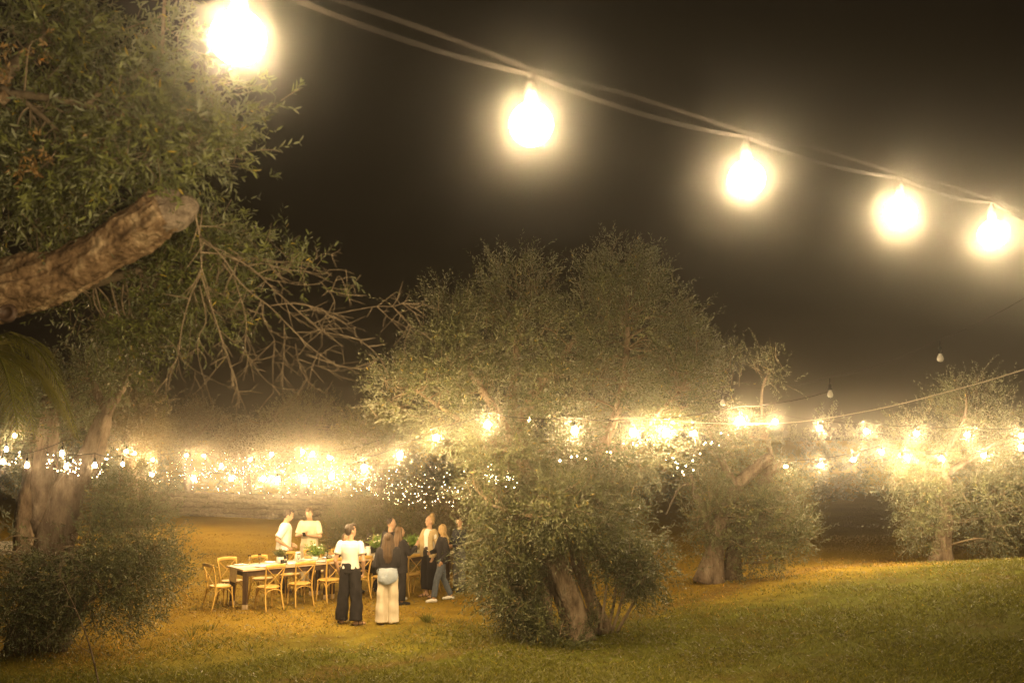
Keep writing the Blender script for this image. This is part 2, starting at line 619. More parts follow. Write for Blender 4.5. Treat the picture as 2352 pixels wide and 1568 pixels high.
def olive_tree(label, base, trunks, limbs, blobs, nsh, seed, leaf='olive', bark='bark', lsize=.07, per=12, length=.4, clump=.35,
               branches=60, twigs=250, amp=.16, group=None, detail=4, name='olive_tree', perc=14, droop=.06, trad=.006, width=.26, shell=.6, clear=()):
    rng = np.random.default_rng(seed)
    rr = random.Random(seed)
    t = thing(name, label, 'tree' if 'tree' in name else 'shrub', base, 0, group)
    bv = Vector(base)
    loc = lambda p: Vector(p) - bv
    for i, (path, rad) in enumerate(trunks):
        V, Fc = gnarly([loc(p) for p in path], rad, 20, seed * 7 + i, amp, 6, .25)
        mesh_obj('trunk', V, Fc, bark, t, True)
    pool = []
    for i, (path, rad) in enumerate(limbs):
        V, Fc = gnarly([loc(p) for p in path], rad, 10, seed * 11 + i, amp * .6, 5)
        mesh_obj('limb', V, Fc, bark, t, True)
        pool += spline([loc(p) for p in path], 5)
    for path, rad in trunks:
        pool += spline([loc(p) for p in path], 4)[2:]
    B = [(tuple(loc(b[0])), b[1], b[2], b[3]) for b in blobs]
    O, D, C = sample_shoots(B, nsh, rng, clump, perc, shell)
    for (x0, x1, y1, za, zb) in clear:            # pruned gaps that bare the trunk
        W = O + np.array(bv) + D * length * .5
        k = (W[:, 0] > x0) & (W[:, 0] < x1) & (W[:, 1] < y1) & (W[:, 2] > za) & (W[:, 2] < zb) & (rng.random(len(O)) < .93)
        O, D = O[~k], D[~k]
    V, Fc, R = leaves(O, D, rng, length, per, lsize, width, droop, detail)
    cr = mesh_obj('crown', V, Fc, leaf, t, False, R)
    cr['kind'] = 'stuff'
    mb = MB()
    if pool and branches:
        PA = np.array([tuple(p) for p in pool])
        idx = rng.permutation(len(C))[:branches]
        for k in idx:
            c = C[k]
            dd = np.linalg.norm(PA - c, axis=1) + np.maximum(0, (PA[:, 2] - c[2])) * .7
            j = int(dd.argmin())
            a = Vector(PA[j])
            e = Vector(c)
            if (e - a).length > 1.5:
                continue
            mid = a.lerp(e, .5) + Vector(rng.normal(0, .10, 3)) * (e - a).length + Vector((0, 0, .08 * (e - a).length))
            pts = spline([a, mid, e], 4)
            r0 = min(.05, .012 + .012 * (e - a).length)
            mb.tube(pts, interp([r0, r0 * .6, r0 * .25], len(pts)), 5, False)
    sel = rng.permutation(len(O))[:twigs]
    tw = twig_mesh(O[sel], D[sel], rng, length * 1.15, trad, droop)
    mb.add(tw.v, tw.f)
    if mb.v:
        x = mb.obj('twigs', 'twig', t, True)
        x.name = 'twig_mass'
        x['kind'] = 'stuff'
    return t


def blobpx(lst, d, dep=1.0):
    """(px,py,rx,ry,weight,up[,ddepth]) -> ellipsoids"""
    out = []
    for it in lst:
        px, py, rx, ry, wgt, up = it[:6]
        dd = it[6] if len(it) > 6 else 0
        k = (d + dd) / FPX
        out.append((P(px, py, d + dd), (rx * k, max(rx, ry) * k * dep * .9, ry * k), wgt, up))
    return out


def pxpath(lst, d):
    return [P(a[0], a[1], d + (a[2] if len(a) > 2 else 0)) for a in lst]


# ------------------------------------------------------------------ ground
def build_ground():
    xs = np.concatenate([[-400, -200, -100, -60, -45], np.arange(-34, 34.1, .4), [45, 60, 100, 200, 400]])
    ys = np.concatenate([[-60, -30, -15], np.arange(-8, 60.1, .4), [70, 90, 130, 200, 400, 700]])
    Xg, Yg = np.meshgrid(xs, ys)
    Z = ground_h(Xg, Yg)
    V = np.stack([Xg, Yg, Z], -1).reshape(-1, 3)
    nx, ny = len(xs), len(ys)
    i = np.arange(nx * ny).reshape(ny, nx)
    Fc = np.stack([i[:-1, :-1], i[:-1, 1:], i[1:, 1:], i[1:, :-1]], -1).reshape(-1, 4)
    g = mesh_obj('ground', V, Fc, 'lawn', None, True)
    g['kind'] = 'structure'

    def blades(name, mat, n, seed, test, hgt):
        rng = np.random.default_rng(seed)
        d = 12.8 + (rng.random(n * 2) ** 1.7) * 22
        px = rng.uniform(-60, 2412, n * 2)
        x = (px - 1176) / FPX * d
        keep = test(x, d, rng)
        x, d = x[keep][:n], d[keep][:n]
        k = len(x)
        z = ground_h(x, d)
        h = hgt * rng.uniform(.4, 1.5, k)
        an = rng.uniform(0, 6.28, k)
        wv = np.stack([np.cos(an), np.sin(an), np.zeros(k)], -1) * (.006 + .0004 * d[:, None])
        o = np.stack([x, d, z - .01], -1)
        lean = rng.normal(0, 1.0, (k, 3)) * h[:, None]
        lean[:, 2] = 0
        V = np.stack([o - wv, o + wv, o + lean + np.stack([0 * h, 0 * h, h], -1)], 1).reshape(-1, 3)
        r = np.repeat(rng.random(k), 3)
        ob = mesh_obj(name, V, np.arange(len(V)).reshape(-1, 3), mat, None, False, r)
        ob['kind'] = 'stuff'
        return ob

    def side(x, y, rng):
        return (y - 18.2 - .45 * x) * 1.0 + rng.normal(0, 1.5, len(x)) + .8 * np.sin(x * 1.7) + .7 * np.sin(y * 2.1 + x)

    def patch(x, y):
        return np.sin(x * 1.1 + 2 * np.sin(y * .6)) * np.sin(y * 1.4 + 1.5 * np.sin(x * .9))
    a = blades('grass', 'grass', 150000, 3, lambda x, y, r: (side(x, y, r) < -.3) & (patch(x, y) + r.normal(0, .5, len(x)) > -.45), .05)
    a['label'] = 'short green lawn grass sloping up to the right'
    a['category'] = 'grass'
    c = blades('dry_grass', 'grass_dry', 110000, 4, lambda x, y, r: (side(x, y, r) > .6) & (patch(x, y) + r.normal(0, .5, len(x)) > -.2), .04)
    c['label'] = 'dry golden grass around the dining table'
    c['category'] = 'grass'

    # longer tufts and fallen olive leaves
    rng = np.random.default_rng(15)
    T = 170
    d = 13 + rng.random(T) ** 1.3 * 14
    x = (rng.uniform(0, 2352, T) - 1176) / FPX * d
    nb = rng.integers(14, 40, T)
    cx, cy = np.repeat(x, nb), np.repeat(d, nb)
    sz = np.repeat(rng.uniform(.04, .12, T), nb)
    k = len(cx)
    bx, by = cx + rng.normal(0, 1, k) * sz * .8, cy + rng.normal(0, 1, k) * sz * .8
    o = np.stack([bx, by, ground_h(bx, by) - .01], -1)
    an = rng.uniform(0, 6.28, k)
    wv = np.stack([np.cos(an), np.sin(an), np.zeros(k)], -1) * .007
    tip = o + np.stack([(bx - cx) * .9 + rng.normal(0, .02, k), (by - cy) * .9 + rng.normal(0, .02, k), sz * rng.uniform(.7, 1.4, k)], -1)
    V = np.stack([o - wv, o + wv, tip], 1).reshape(-1, 3)
    t = mesh_obj('grass_tufts', V, np.arange(len(V)).reshape(-1, 3), 'grass', None, False, np.repeat(rng.random(k) * .7, 3))
    t.name = 'tufted_grass'
    t['kind'] = 'stuff'
    t['label'] = 'coarser grass tufts scattered over the lawn'
    t['category'] = 'grass'
    k = 5200
    cen = np.array([(1.0, 17.2), (4.7, 23.0), (-7.5, 16.0), (-3.5, 20.5), (10.5, 24.5)])
    w_ = rng.choice(5, k, p=[.36, .2, .2, .16, .08])
    px_ = cen[w_, 0] + rng.normal(0, 1.9, k)
    py_ = cen[w_, 1] + rng.normal(0, 1.6, k)
    o = np.stack([px_, py_, ground_h(px_, py_) + rng.uniform(.006, .03, k)], -1)
    an = rng.uniform(0, 6.28, k)
    l = np.stack([np.cos(an), np.sin(an), rng.normal(0, .25, k)], -1) * .038
    n = np.stack([-np.sin(an), np.cos(an), rng.normal(0, .3, k)], -1) * .010
    V = np.stack([o - l, o + n, o + l, o - n], 1).reshape(-1, 3)
    t = mesh_obj('fallen_leaves', V, np.arange(len(V)).reshape(-1, 4), 'olive_dry', None, False, np.repeat(rng.random(k), 4))
    t.name = 'leaf_litter'
    t['kind'] = 'stuff'
    t['label'] = 'dry fallen olive leaves strewn under the trees'
    t['category'] = 'leaves'


build_ground()


# ------------------------------------------------------------------ haze volume added to stand in for lens glow round the bulbs
def build_haze():
    mb = MB()
    mb.box((0, 24, 4.2), (84, 76, 12.4))
    me = bpy.data.meshes.new('haze')
    me.from_pydata(mb.v, [], mb.f)
    m = bpy.data.materials.new('lens_glow_haze')
    m.use_nodes = True
    nt = m.node_tree
    nt.nodes.clear()
    out = nt.nodes.new('ShaderNodeOutputMaterial')
    pv = nt.nodes.new('ShaderNodeVolumePrincipled')
    nt.links.new(pv.outputs[0], out.inputs[1])
    pv.inputs['Color'].default_value = (1, .93, .80, 1)
    pv.inputs['Density'].default_value = HAZE
    pv.inputs['Anisotropy'].default_value = HAZE_G
    me.materials.append(m)
    o = bpy.data.objects.new('haze', me)
    COL.objects.link(o)
    o['kind'] = 'stuff'
    o['label'] = 'added haze volume standing in for lens glow round the lamps'
    o['category'] = 'haze'


build_haze()

# ------------------------------------------------------------------ stone wall
def build_wall():
    A = Vector((X(230, 44), 44.0, 0))
    Bp = Vector((X(860, 40), 40.0, 0))
    u = (Bp - A).normalized()
    L = (Bp - A).length
    ang = math.atan2(u.y, u.x)
    t = thing('stone_wall', 'low dry stone field wall behind the lawn', 'wall', (A.x, A.y, -.02), ang)
    mb = MB()
    mb.bevbox((L / 2, .22, .5), (L, .26, 1.0), .03)
    mb.obj('core', 'mortar', t)
    rng = random.Random(5)
    protos = []
    for k in range(7):
        bm = bmesh.new()
        bmesh.ops.create_icosphere(bm, subdivisions=1, radius=.5)
        for v in bm.verts:
            c = v.co
            v.co = Vector((max(-.42, min(.42, c.x * 1.15)), max(-.4, min(.4, c.y * 1.1)), max(-.4, min(.4, c.z * 1.15)))) * rng.uniform(.88, 1.12)
        me = bpy.data.meshes.new('stone')
        bm.to_mesh(me)
        bm.free()
        me.materials.append(MAT['stone'])
        protos.append(me)
    z = 0
    for row in range(5):
        h = rng.uniform(.19, .25)
        x = rng.uniform(-.2, 0)
        while x < L:
            wd = rng.choice([.2, .28, .36, .45, .6]) * rng.uniform(.85, 1.15)
            data_obj('stone', rng.choice(protos), t, (x + wd / 2, .06 + rng.uniform(-.03, .03), z + h / 2 + rng.uniform(-.035, .035)),
                     (rng.uniform(-.1, .1), rng.uniform(-.12, .12), rng.uniform(-.1, .1)), (wd * 1.12, .32, h * rng.uniform(.95, 1.45)))
            x += wd
        z += h


build_wall()

# ------------------------------------------------------------------ dark wood closing the view
def far_wood():
    rng = np.random.default_rng(77)
    bl = []
    for k in range(46):
        x = -34 + 68 * k / 45 + rng.uniform(-.6, .6)
        h = rng.uniform(1.5, 2.7)
        bl.append(((x, 54 + rng.uniform(-2, 2), h * .8), (1.6, 1.5, h), 1.0, .4))
    O, D, C = sample_shoots(bl, 6500, rng, .7, 12, .5)
    O[:, 2] = np.maximum(O[:, 2], .05)
    V, Fc, R = leaves(O, D, rng, .7, 10, .24, .4, .05, 4)
    o = mesh_obj('far_wood', V, Fc, 'olive', None, False, R)
    o['kind'] = 'stuff'
    o['label'] = 'dark far-off scrub closing the view behind the grove'
    o['category'] = 'wood'


far_wood()

# ------------------------------------------------------------------ the big olive in the middle
def build_middle_olive():
    d = 17.3
    base = P(1300, 1450, d)
    base.z = gz(base.x, base.y) - .05
    gy = 1000 + FPX * (CAM_H - base.z) / d
    trunks = [(pxpath([(1335, gy + 8), (1318, 1400), (1290, 1320), (1262, 1240), (1236, 1150), (1205, 1060)], d), [.25, .22, .20, .19, .16, .12]),
              (pxpath([(1232, gy, .25), (1246, 1390, .25), (1252, 1300, .3), (1240, 1200, .3)], d), [.20, .17, .15, .12]),
              (pxpath([(1385, gy - 6, .3), (1352, 1360, .3), (1325, 1280, .25), (1330, 1180, .2), (1370, 1060, .2)], d), [.12, .10, .11, .11, .09])]
    limbs = [(pxpath([(1205, 1060), (1195, 980, .2), (1240, 880, .4), (1290, 820, .6), (1330, 760, .6)], d), [.13, .11, .09, .06, .03]),
             (pxpath([(1215, 1080), (1150, 960, -.2), (1090, 870, 0), (1040, 770, .3)], d), [.11, .08, .06, .03]),
             (pxpath([(1215, 1080, .3), (1180, 940, .5), (1190, 800, .8), (1210, 690, .9)], d), [.10, .08, .06, .03]),
             (pxpath([(1370, 1060, .2), (1420, 940, .5), (1440, 800, .7), (1440, 690, .8)], d), [.09, .075, .05, .03]),
             (pxpath([(1370, 1060, .2), (1480, 980, .4), (1560, 900, .6)], d), [.08, .06, .03]),
             (pxpath([(1205, 1060, 0), (1080, 980, .2), (960, 900, .4)], d), [.08, .05, .02]),
             (pxpath([(1262, 1240, 0), (1180, 1180, -.5), (1130, 1160, -.7)], d), [.07, .05, .02])]
    for k, (x0, x1, y1) in enumerate([(1395, 1420, 1290), (1405, 1450, 1270), (1415, 1490, 1300), (1378, 1400, 1240), (1210, 1150, 1290), (1200, 1110, 1330)]):
        limbs.append((pxpath([(x0, gy - 4, .1 + .1 * (k % 3)), ((x0 + x1) / 2 + 4, (gy + y1) / 2, .1), (x1, y1, -.1)], d), [.03, .022, .01]))
    top = blobpx([(1030, 735, 55, 100, 1.0, .7, .4), (1005, 850, 72, 85, 1.1, .4, .3), (1195, 690, 85, 90, 1.5, .8, .8), (1180, 800, 130, 120, 2, .4, .6),
                  (1430, 668, 95, 90, 1.8, .8, .8), (1440, 780, 150, 130, 2.8, .4, .7), (1560, 800, 50, 85, .8, .6, .6), (1560, 895, 80, 80, 1.4, .4, .6),
                  (932, 900, 58, 55, .7, .3, .3), (1080, 930, 130, 90, 1.7, .2, .2), (1330, 900, 170, 110, 2.4, .3, .5), (1660, 870, 40, 50, .35, .6, .6)], d, .9)
    low = blobpx([(1150, 1060, 95, 90, 1.6, .1, -.3), (1290, 1050, 110, 80, 1.3, 0, .6), (1430, 1050, 95, 70, 1.0, 0, .5),
                  (1178, 1190, 82, 85, 1.8, 0, -.2), (1148, 1310, 52, 85, 1.4, -.1, 0), (1195, 1350, 50, 60, .8, 0, -.3), (1290, 1160, 120, 65, 1.9, 0, -.6),
                  (1395, 1190, 85, 85, 2.0, .1, 0), (1468, 1270, 52, 70, 1.2, 0, .1), (1420, 1310, 70, 50, .9, 0, .1), (1340, 1220, 60, 60, .8, 0, -.5),
                  (1215, 1420, 40, 40, .6, .2, -.2), (1300, gy - 5, 80, 26, .9, .7, -.35), (1240, gy - 10, 55, 26, .6, .7, -.3)], d, .9)
    olive_tree('huge old olive tree with a leaning pale trunk and bushy skirt beside the dining table', base, trunks, limbs, top + low, 14500, 21,
               lsize=.090, per=14, length=.44, clump=.27, perc=24, branches=420, twigs=2600, amp=.2, shell=.55, bark='bark_pale',
               clear=[(X(1246, d), X(1338, d), d + .3, .22, 1.55)])


build_middle_olive()


def build_right_olives():
    d = 23.0
    base = P(1640, 1330, d)
    base.z = gz(base.x, base.y) - .05
    gy = 1000 + FPX * (CAM_H - base.z) / d
    trunks = [(pxpath([(1625, gy + 5), (1640, 1270), (1655, 1200), (1690, 1120, .1), (1745, 1065, .2), (1775, 1050, .2)], d), [.27, .2, .17, .15, .13, .12]),
              (pxpath([(1680, gy + 2, .3), (1690, 1250, .3), (1730, 1160, .4), (1765, 1090, .3), (1775, 1060, .3)], d), [.18, .15, .13, .12, .11])]
    limbs = [(pxpath([(1640, 1230), (1600, 1140), (1585, 1080)], d), [.1, .07, .03]),
             (pxpath([(1775, 1052, .2), (1755, 980, .1), (1750, 900, 0), (1768, 850, 0)], d), [.05, .04, .03, .015]),
             (pxpath([(1690, 1120), (1650, 1040), (1620, 970)], d), [.09, .06, .03]),
             (pxpath([(1590, 1110), (1560, 1120), (1530, 1180)], d), [.05, .03, .01])]
    blobs = blobpx([(1625, 1185, 38, 80, 1.3, .5), (1612, 1230, 28, 45, .6, .5), (1700, 1180, 70, 80, 2.0, .3), (1790, 1170, 60, 70, 1.6, .5), (1830, 1230, 40, 45, .9, .3),
                    (1740, 1250, 80, 50, 1.6, .1), (1650, 1050, 75, 70, 1.6, 0), (1720, 1010, 60, 50, .9, .3), (1690, 1310, 50, 22, .6, .6), (1770, 1110, 60, 40, .8, .3),
                    (1770, 855, 38, 24, .4, .5), (1600, 970, 60, 50, .7, .2), (1655, 940, 50, 40, .5, .4)], d, .9)
    olive_tree('olive tree with two sawn upright limbs and a bushy base on the dry grass', base, trunks, limbs, blobs, 3700, 33,
               lsize=.085, per=12, length=.42, clump=.34, branches=120, twigs=800, amp=.18, clear=[(X(1612, d), X(1668, d), d + .2, 0, .9), (X(1670, d), X(1790, d), d + .1, 2.35, 3.2)])
    d = 25.2
    base = P(2160, 1290, d)
    base.z = gz(base.x, base.y) - .1
    gy = 1000 + FPX * (CAM_H - base.z) / d
    trunks = [(pxpath([(2158, gy + 5), (2166, 1240), (2168, 1160), (2168, 1095)], d), [.26, .20, .18, .19])]
    limbs = [(pxpath([(2160, 1100), (2120, 1070, -.2), (2080, 1030, -.2)], d), [.15, .11, .07]),
             (pxpath([(2168, 1100), (2175, 1040), (2215, 960), (2220, 910)], d), [.10, .07, .05, .02]),
             (pxpath([(2175, 1085), (2235, 1050), (2300, 1010), (2345, 1000)], d), [.09, .07, .05, .03])]
    blobs = blobpx([(2095, 1075, 45, 45, 1.0, 0, -.3), (2060, 1085, 25, 20, .4, 0, -.3), (2130, 1150, 65, 60, 1.5, -.1), (2120, 1215, 45, 40, .6, 0), (2250, 1140, 75, 80, 1.8, 0), (2270, 1220, 50, 40, .7, 0),
                    (2160, 980, 110, 55, 1.7, .7, .4), (2235, 925, 80, 50, 1.3, .8, .5), (2290, 1010, 70, 60, 1.3, .5, .2), (2330, 1060, 50, 60, 1.0, .2), (2190, 1060, 80, 50, 1.0, .2, .3)], d, .9)
    olive_tree('round headed olive tree on the dark lawn past the grass rise', base, trunks, limbs, blobs, 3600, 44,
               lsize=.09, per=12, length=.45, clump=.36, branches=45, twigs=600, amp=.16, clear=[(X(2140, d), X(2190, d), d + .2, .2, .75), (X(2140, d), X(2195, d), d + .2, 2.3, 2.8)])
    # arching shoot tip that reaches in from the right
    d = 14.0
    b = P(2480, 1080, d)
    b.z = gz(b.x, b.y)
    pth = [b, P(2470, 1000, d), P(2400, 980, d), P(2320, 948, d)]
    rng = np.random.default_rng(3)
    olive_tree('young olive sapling whose arching tip reaches in beside the round headed tree', b, [(pth, [.03, .022, .012, .005])], [],
               blobpx([(2345, 962, 30, 14, .6, .1), (2420, 990, 40, 30, 1, .2), (2490, 1010, 50, 60, 1.5, .3)], d), 110, 9, leaf='olive_near', lsize=.075, per=10, length=.3, branches=12, twigs=40, amp=.05)


build_right_olives()


def build_left_olives():
    d = 16.2
    base = P(120, 1420, d)
    base.z = gz(base.x, base.y) - .05
    gy = 1000 + FPX * (CAM_H - base.z) / d
    trunks = [(pxpath([(90, gy), (115, 1300), (135, 1200), (160, 1120), (200, 1060), (225, 1000), (240, 950)], d), [.36, .31, .29, .25, .19, .15, .12]),
              (pxpath([(135, 1210, .1), (105, 1130, .2), (100, 1040, .2), (112, 960, .2), (100, 915, .2)], d), [.28, .22, .17, .12, .07])]
    limbs = [(pxpath([(100, 915, .2), (75, 905, .2), (50, 912, .2)], d), [.06, .045, .02]),
             (pxpath([(240, 950), (275, 900), (300, 850)], d), [.1, .07, .03]),
             (pxpath([(240, 950), (215, 880), (190, 830)], d), [.08, .05, .03])]
    blobs = blobpx([(60, 1330, 110, 110, 2.4, 0, -.4), (190, 1290, 120, 110, 2.6, .1, -.4), (290, 1230, 80, 90, 2.2, .2, 0), (340, 1310, 55, 70, 1.3, .1, 0), (250, 1370, 110, 50, 1.6, 0, -.3),
                    (60, 1410, 120, 40, 1.2, 0, -.5), (270, 1150, 60, 50, .9, .3, .3), (60, 980, 60, 60, .7, 0, -.2), (20, 920, 50, 70, .7, .2, 0),
                    (200, 870, 70, 40, .8, .3, 0), (250, 860, 40, 40, .5, .4, 0), (140, 920, 60, 40, .4, .2, .3)], d, .85)
    olive_tree('forked olive tree with a dark bushy skirt and fairy lights in its fork', base, trunks, limbs, blobs, 6800, 55,
               lsize=.075, per=12, length=.38, clump=.34, branches=140, twigs=900, amp=.2, clear=[(X(70, d), X(235, d), d + .3, 1.6, 3.4)])
    d = 22.5
    base = P(52, 1260, d)
    base.z = gz(base.x, base.y) - .05
    gy = 1000 + FPX * (CAM_H - base.z) / d
    olive_tree('slim olive tree behind the forked one next to the small table', base,
               [(pxpath([(50, gy), (52, 1240), (60, 1150), (70, 1090), (60, 1000)], d), [.24, .2, .2, .16, .1])], [(pxpath([(60, 1040), (20, 960), (-10, 900)], d), [.1, .07, .03])],
               blobpx([(30, 930, 110, 60, 2, .2), (130, 970, 80, 50, 1, .2), (-60, 960, 80, 80, 1, .2)], d), 1300, 56, lsize=.085, clump=.4, branches=40, twigs=200)
    # row of trees at the back
    rows = [(430, 985, 100, 50, 46, 'brown leaved olive tree behind the stone wall', 'olive_dry', 61),
            (690, 975, 105, 75, 44.5, 'golden lit olive tree rising behind the fairy lights over the wall', 'shrub', 62),
            (560, 1010, 60, 40, 48, 'low olive tree between two taller ones behind the stone wall', 'olive_dry', 63),
            (300, 950, 80, 70, 36, 'tall dim olive tree just behind the forked olive', 'olive_dry', 64),
            (870, 1010, 75, 70, 33, 'yellowish olive tree close behind the huge olive', 'shrub', 65)]
    for px, py, rx, ry, d, lab, lm, sd in rows:
        base = P(px, 1100, d)
        base.z = gz(base.x, base.y) - .05
        gy = 1000 + FPX * (CAM_H - base.z) / d
        k = 1.0
        trunks = [(pxpath([(px, gy), (px + 6, gy - 40), (px - 4, py + ry * .6), (px + 8, py + ry * .1)], d), [.26, .21, .2, .1])]
        limbs = [(pxpath([(px - 4, py + ry * .6), (px - rx * .4, py + ry * .1), (px - rx * .6, py - ry * .3)], d), [.12, .08, .03]),
                 (pxpath([(px, py + ry * .6), (px + rx * .4, py), (px + rx * .5, py - ry * .4)], d), [.11, .07, .03])]
        blobs = blobpx([(px - rx * .45, py + 5, rx * .5, ry * .75, 1.2, .4), (px + rx * .4, py - 5, rx * .55, ry * .8, 1.2, .5), (px, py - ry * .2, rx * .5, ry * .8, 1, .6), (px, py + ry * .7, rx * .9, ry * .5, 1, 0)], d)
        olive_tree(lab, base, trunks, limbs, blobs, 2300, sd, leaf=lm, lsize=.13, per=10, length=.45, clump=.42, branches=70, twigs=300, trad=.01)
    # shrubs behind the guests
    for px, py, rx, ry, d, lab, sd in [(800, 1190, 50, 42, 29, 'pale feathery shrub right behind the two guests in light shirts', 71),
                                       (885, 1195, 62, 50, 27.5, 'wide wispy shrub behind the flower vases', 72),
                                       (965, 1185, 48, 60, 26.5, 'tall wispy shrub behind the guest in the tan jacket', 73),
                                       (1045, 1190, 50, 62, 25, 'brownish shrub beside the skirt of the huge olive', 74)]:
        base = P(px, py + ry, d)
        base.z = gz(base.x, base.y)
        gy = 1000 + FPX * (CAM_H - base.z) / d
        rr = random.Random(sd)
        limbs = [(pxpath([(px + rr.uniform(-14, 14), gy), (px + rr.uniform(-.6, .6) * rx, py), (px + rr.uniform(-.9, .9) * rx, py - ry * .7)], d), [.03, .02, .008]) for _ in range(6)]
        hy = (gy - (py - ry)) / 2
        blobs = blobpx([(px, gy - hy, rx, hy, 1.2, .9), (px - rx * .5, gy - hy * .7, rx * .6, hy * .6, .7, .8), (px + rx * .5, gy - hy * .7, rx * .6, hy * .6, .7, .8)], d, .8)
        olive_tree(lab, base, [], limbs, blobs, 1000, sd, leaf='shrub' if sd != 74 else 'olive_dry', lsize=.10, per=10, length=.5, clump=.3, branches=60, twigs=350, name='shrub', trad=.007)


build_left_olives()


# ------------------------------------------------------------------ the near olive on the left with its sawn limb
def build_near_olive():
    D0 = 6.2
    bx, by = -4.6, 6.8
    base = Vector((bx, by, gz(bx, by) - .05))
    lab = 'near olive tree with a thick sawn limb, dense leaves and bare hanging twigs'
    t = thing('olive_tree', lab, 'tree', base)
    loc = lambda p: Vector(p) - base
    # trunk outside the frame, limb reaching in
    V, Fc = gnarly([loc(base), loc(base + Vector((.1, -.05, 1.0))), loc(P(-330, 800, 6.5)), loc(P(-200, 730, 6.3))], [.50, .42, .36, .3], 24, 3, .15, 8, .25)
    mesh_obj('trunk', V, Fc, 'bark_near', t, True)
    V, Fc = gnarly([loc(P(-330, 800, 6.5)), loc(P(-150, 720, 6.3)), loc(P(0, 672, 6.2)), loc(P(120, 640, 6.15)), loc(P(230, 580, 6.1)), loc(P(320, 520, 6.0)), loc(P(380, 480, 5.95))],
                   [.24, .21, .195, .17, .15, .142, .155], 96, 8, .06, 30, 0, .32, 9.0)
    limb = mesh_obj('limb', V, Fc, 'bark_near', t, True)
    # sawn face
    c = loc(P(386, 474, 5.94))
    ax = (loc(P(386, 474, 5.94)) - loc(P(300, 535, 6.05))).normalized()
    face = (ax * .35 + Vector((.05, -.85, .30))).normalized()
    q = face.to_track_quat('Z', 'Y').to_matrix()
    mb = MB()
    rng = random.Random(4)
    ring = []
    mb.v.append(tuple(c + face * .035))
    for j, (rr, h) in enumerate([(.05, .030), (.09, .034), (.125, .024), (.150, .014), (.162, -.02), (.145, -.10)]):
        for k in range(32):
            an = 6.2832 * k / 32
            wob = 1 + .06 * math.sin(3 * an + 1) + .04 * math.sin(5 * an) + rng.uniform(-.015, .015)
            mb.v.append(tuple(c + q @ Vector((math.cos(an) * rr * wob * 1.06, math.sin(an) * rr * wob * .86, h + rng.uniform(-.008, .008) - (.03 if k in (5, 17, 26) and j < 4 else 0)))))
    for k in range(32):
        mb.f.append((0, 1 + k, 1 + (k + 1) % 32))
    for j in range(5):
        for k in range(32):
            a = 1 + j * 32
            mb.f.append((a + k, a + 32 + k, a + 32 + (k + 1) % 32, a + (k + 1) % 32))
    so = mb.obj('sawn_end', 'cut', limb, True)
    so['label'] = 'pale round sawn face at the end of the limb'
    # knot hole on the limb
    mb = MB()
    kc = loc(P(14, 718, 5.98))
    mb.lathe([(.06, -.02), (.052, .004), (.038, .008), (.03, -.02), (.02, -.04), (0.001, -.045)], 16)
    R = Vector((0, -1, .1)).to_track_quat('Z', 'Y').to_matrix()
    mb.v = [tuple(kc + R @ Vector(v)) for v in mb.v]
    mb.obj('knot', 'table_dark', limb, True)
    # upper boughs that carry the leaves
    boughs = [([(-330, 800, .3), (-260, 560, .3), (-120, 330, .2), (20, 215, .1)], [.22, .15, .08, .04]),
              ([(20, 215, .1), (110, 225, 0), (210, 245, 0), (320, 275, 0), (345, 350, 0)], [.030, .026, .020, .012, .006]),
              ([(0, 200, .1), (70, 245, .05), (160, 320, 0), (215, 345, 0)], [.022, .018, .012, .005]),
              ([(195, 245, 0), (240, 205, 0), (290, 185, 0), (345, 172, 0)], [.018, .016, .013, .008]),
              ([(345, 172, 0), (370, 120, 0), (375, 50, 0), (380, -30, 0)], [.012, .011, .011, .01]),
              ([(-120, 330, .2), (60, 120, .4), (180, 20, .5)], [.07, .04, .02]),
              ([(260, 260, 0), (380, 290, -.1), (480, 300, -.1), (570, 310, -.1)], [.018, .013, .01, .005]),
              ([(-200, 730, .3), (60, 690, .6), (250, 640, .7), (420, 600, .6), (520, 590, .5)], [.08, .05, .035, .02, .008])]
    allp = []
    for i, (pp, rr) in enumerate(boughs):
        pth = [loc(P(a, b, D0 + c)) for a, b, c in pp]
        V, Fc = gnarly(pth, rr, 8, 90 + i, .06, 6)
        mesh_obj('bough', V, Fc, 'twig' if i else 'bark_near', t, True)
        allp += spline(pth, 5)
    # leaves
    rng = np.random.default_rng(12)
    bl = blobpx([(100, 90, 190, 130, 2.4, .1, .3), (60, 330, 150, 110, 2.0, 0, .2), (270, 130, 110, 120, 1.7, .2, .2), (350, 240, 100, 90, 2.0, .1, -.1), (440, 285, 80, 50, 1.3, .25, -.1), (520, 295, 45, 28, .45, .3, -.1),
                 (330, 370, 120, 60, 1.7, -.1, -.1), (180, 400, 140, 60, 1.3, -.2, 0), (490, 345, 45, 30, .45, -.1, -.1), (390, 90, 30, 90, .5, .4, .1), (80, 480, 130, 60, .9, 0, .5), (200, 250, 150, 120, 1.2, 0, .6)], D0, .8)
    bl2 = blobpx([(480, 540, 50, 60, 1.0, .5, .6), (520, 580, 40, 40, .6, .3, .6), (430, 590, 90, 60, 1.5, .1, .7), (420, 660, 90, 45, 1.2, 0, .7), (300, 720, 110, 50, .9, 0, .8), (310, 790, 50, 40, .35, -.3, .8),
                  (200, 700, 100, 50, .6, 0, 1.0), (490, 690, 60, 50, .6, -.1, .6), (620, 600, 50, 25, .3, .2, .5), (700, 610, 30, 14, .15, .3, .5)], D0, .7)
    B = [(tuple(loc(b[0])), b[1], b[2], b[3]) for b in bl]
    O, Dr, C = sample_shoots(B, 2500, rng, .22, 9, .3)
    Dr = Dr + np.array((.25, 0, 0))
    Dr /= np.linalg.norm(Dr, axis=1)[:, None]
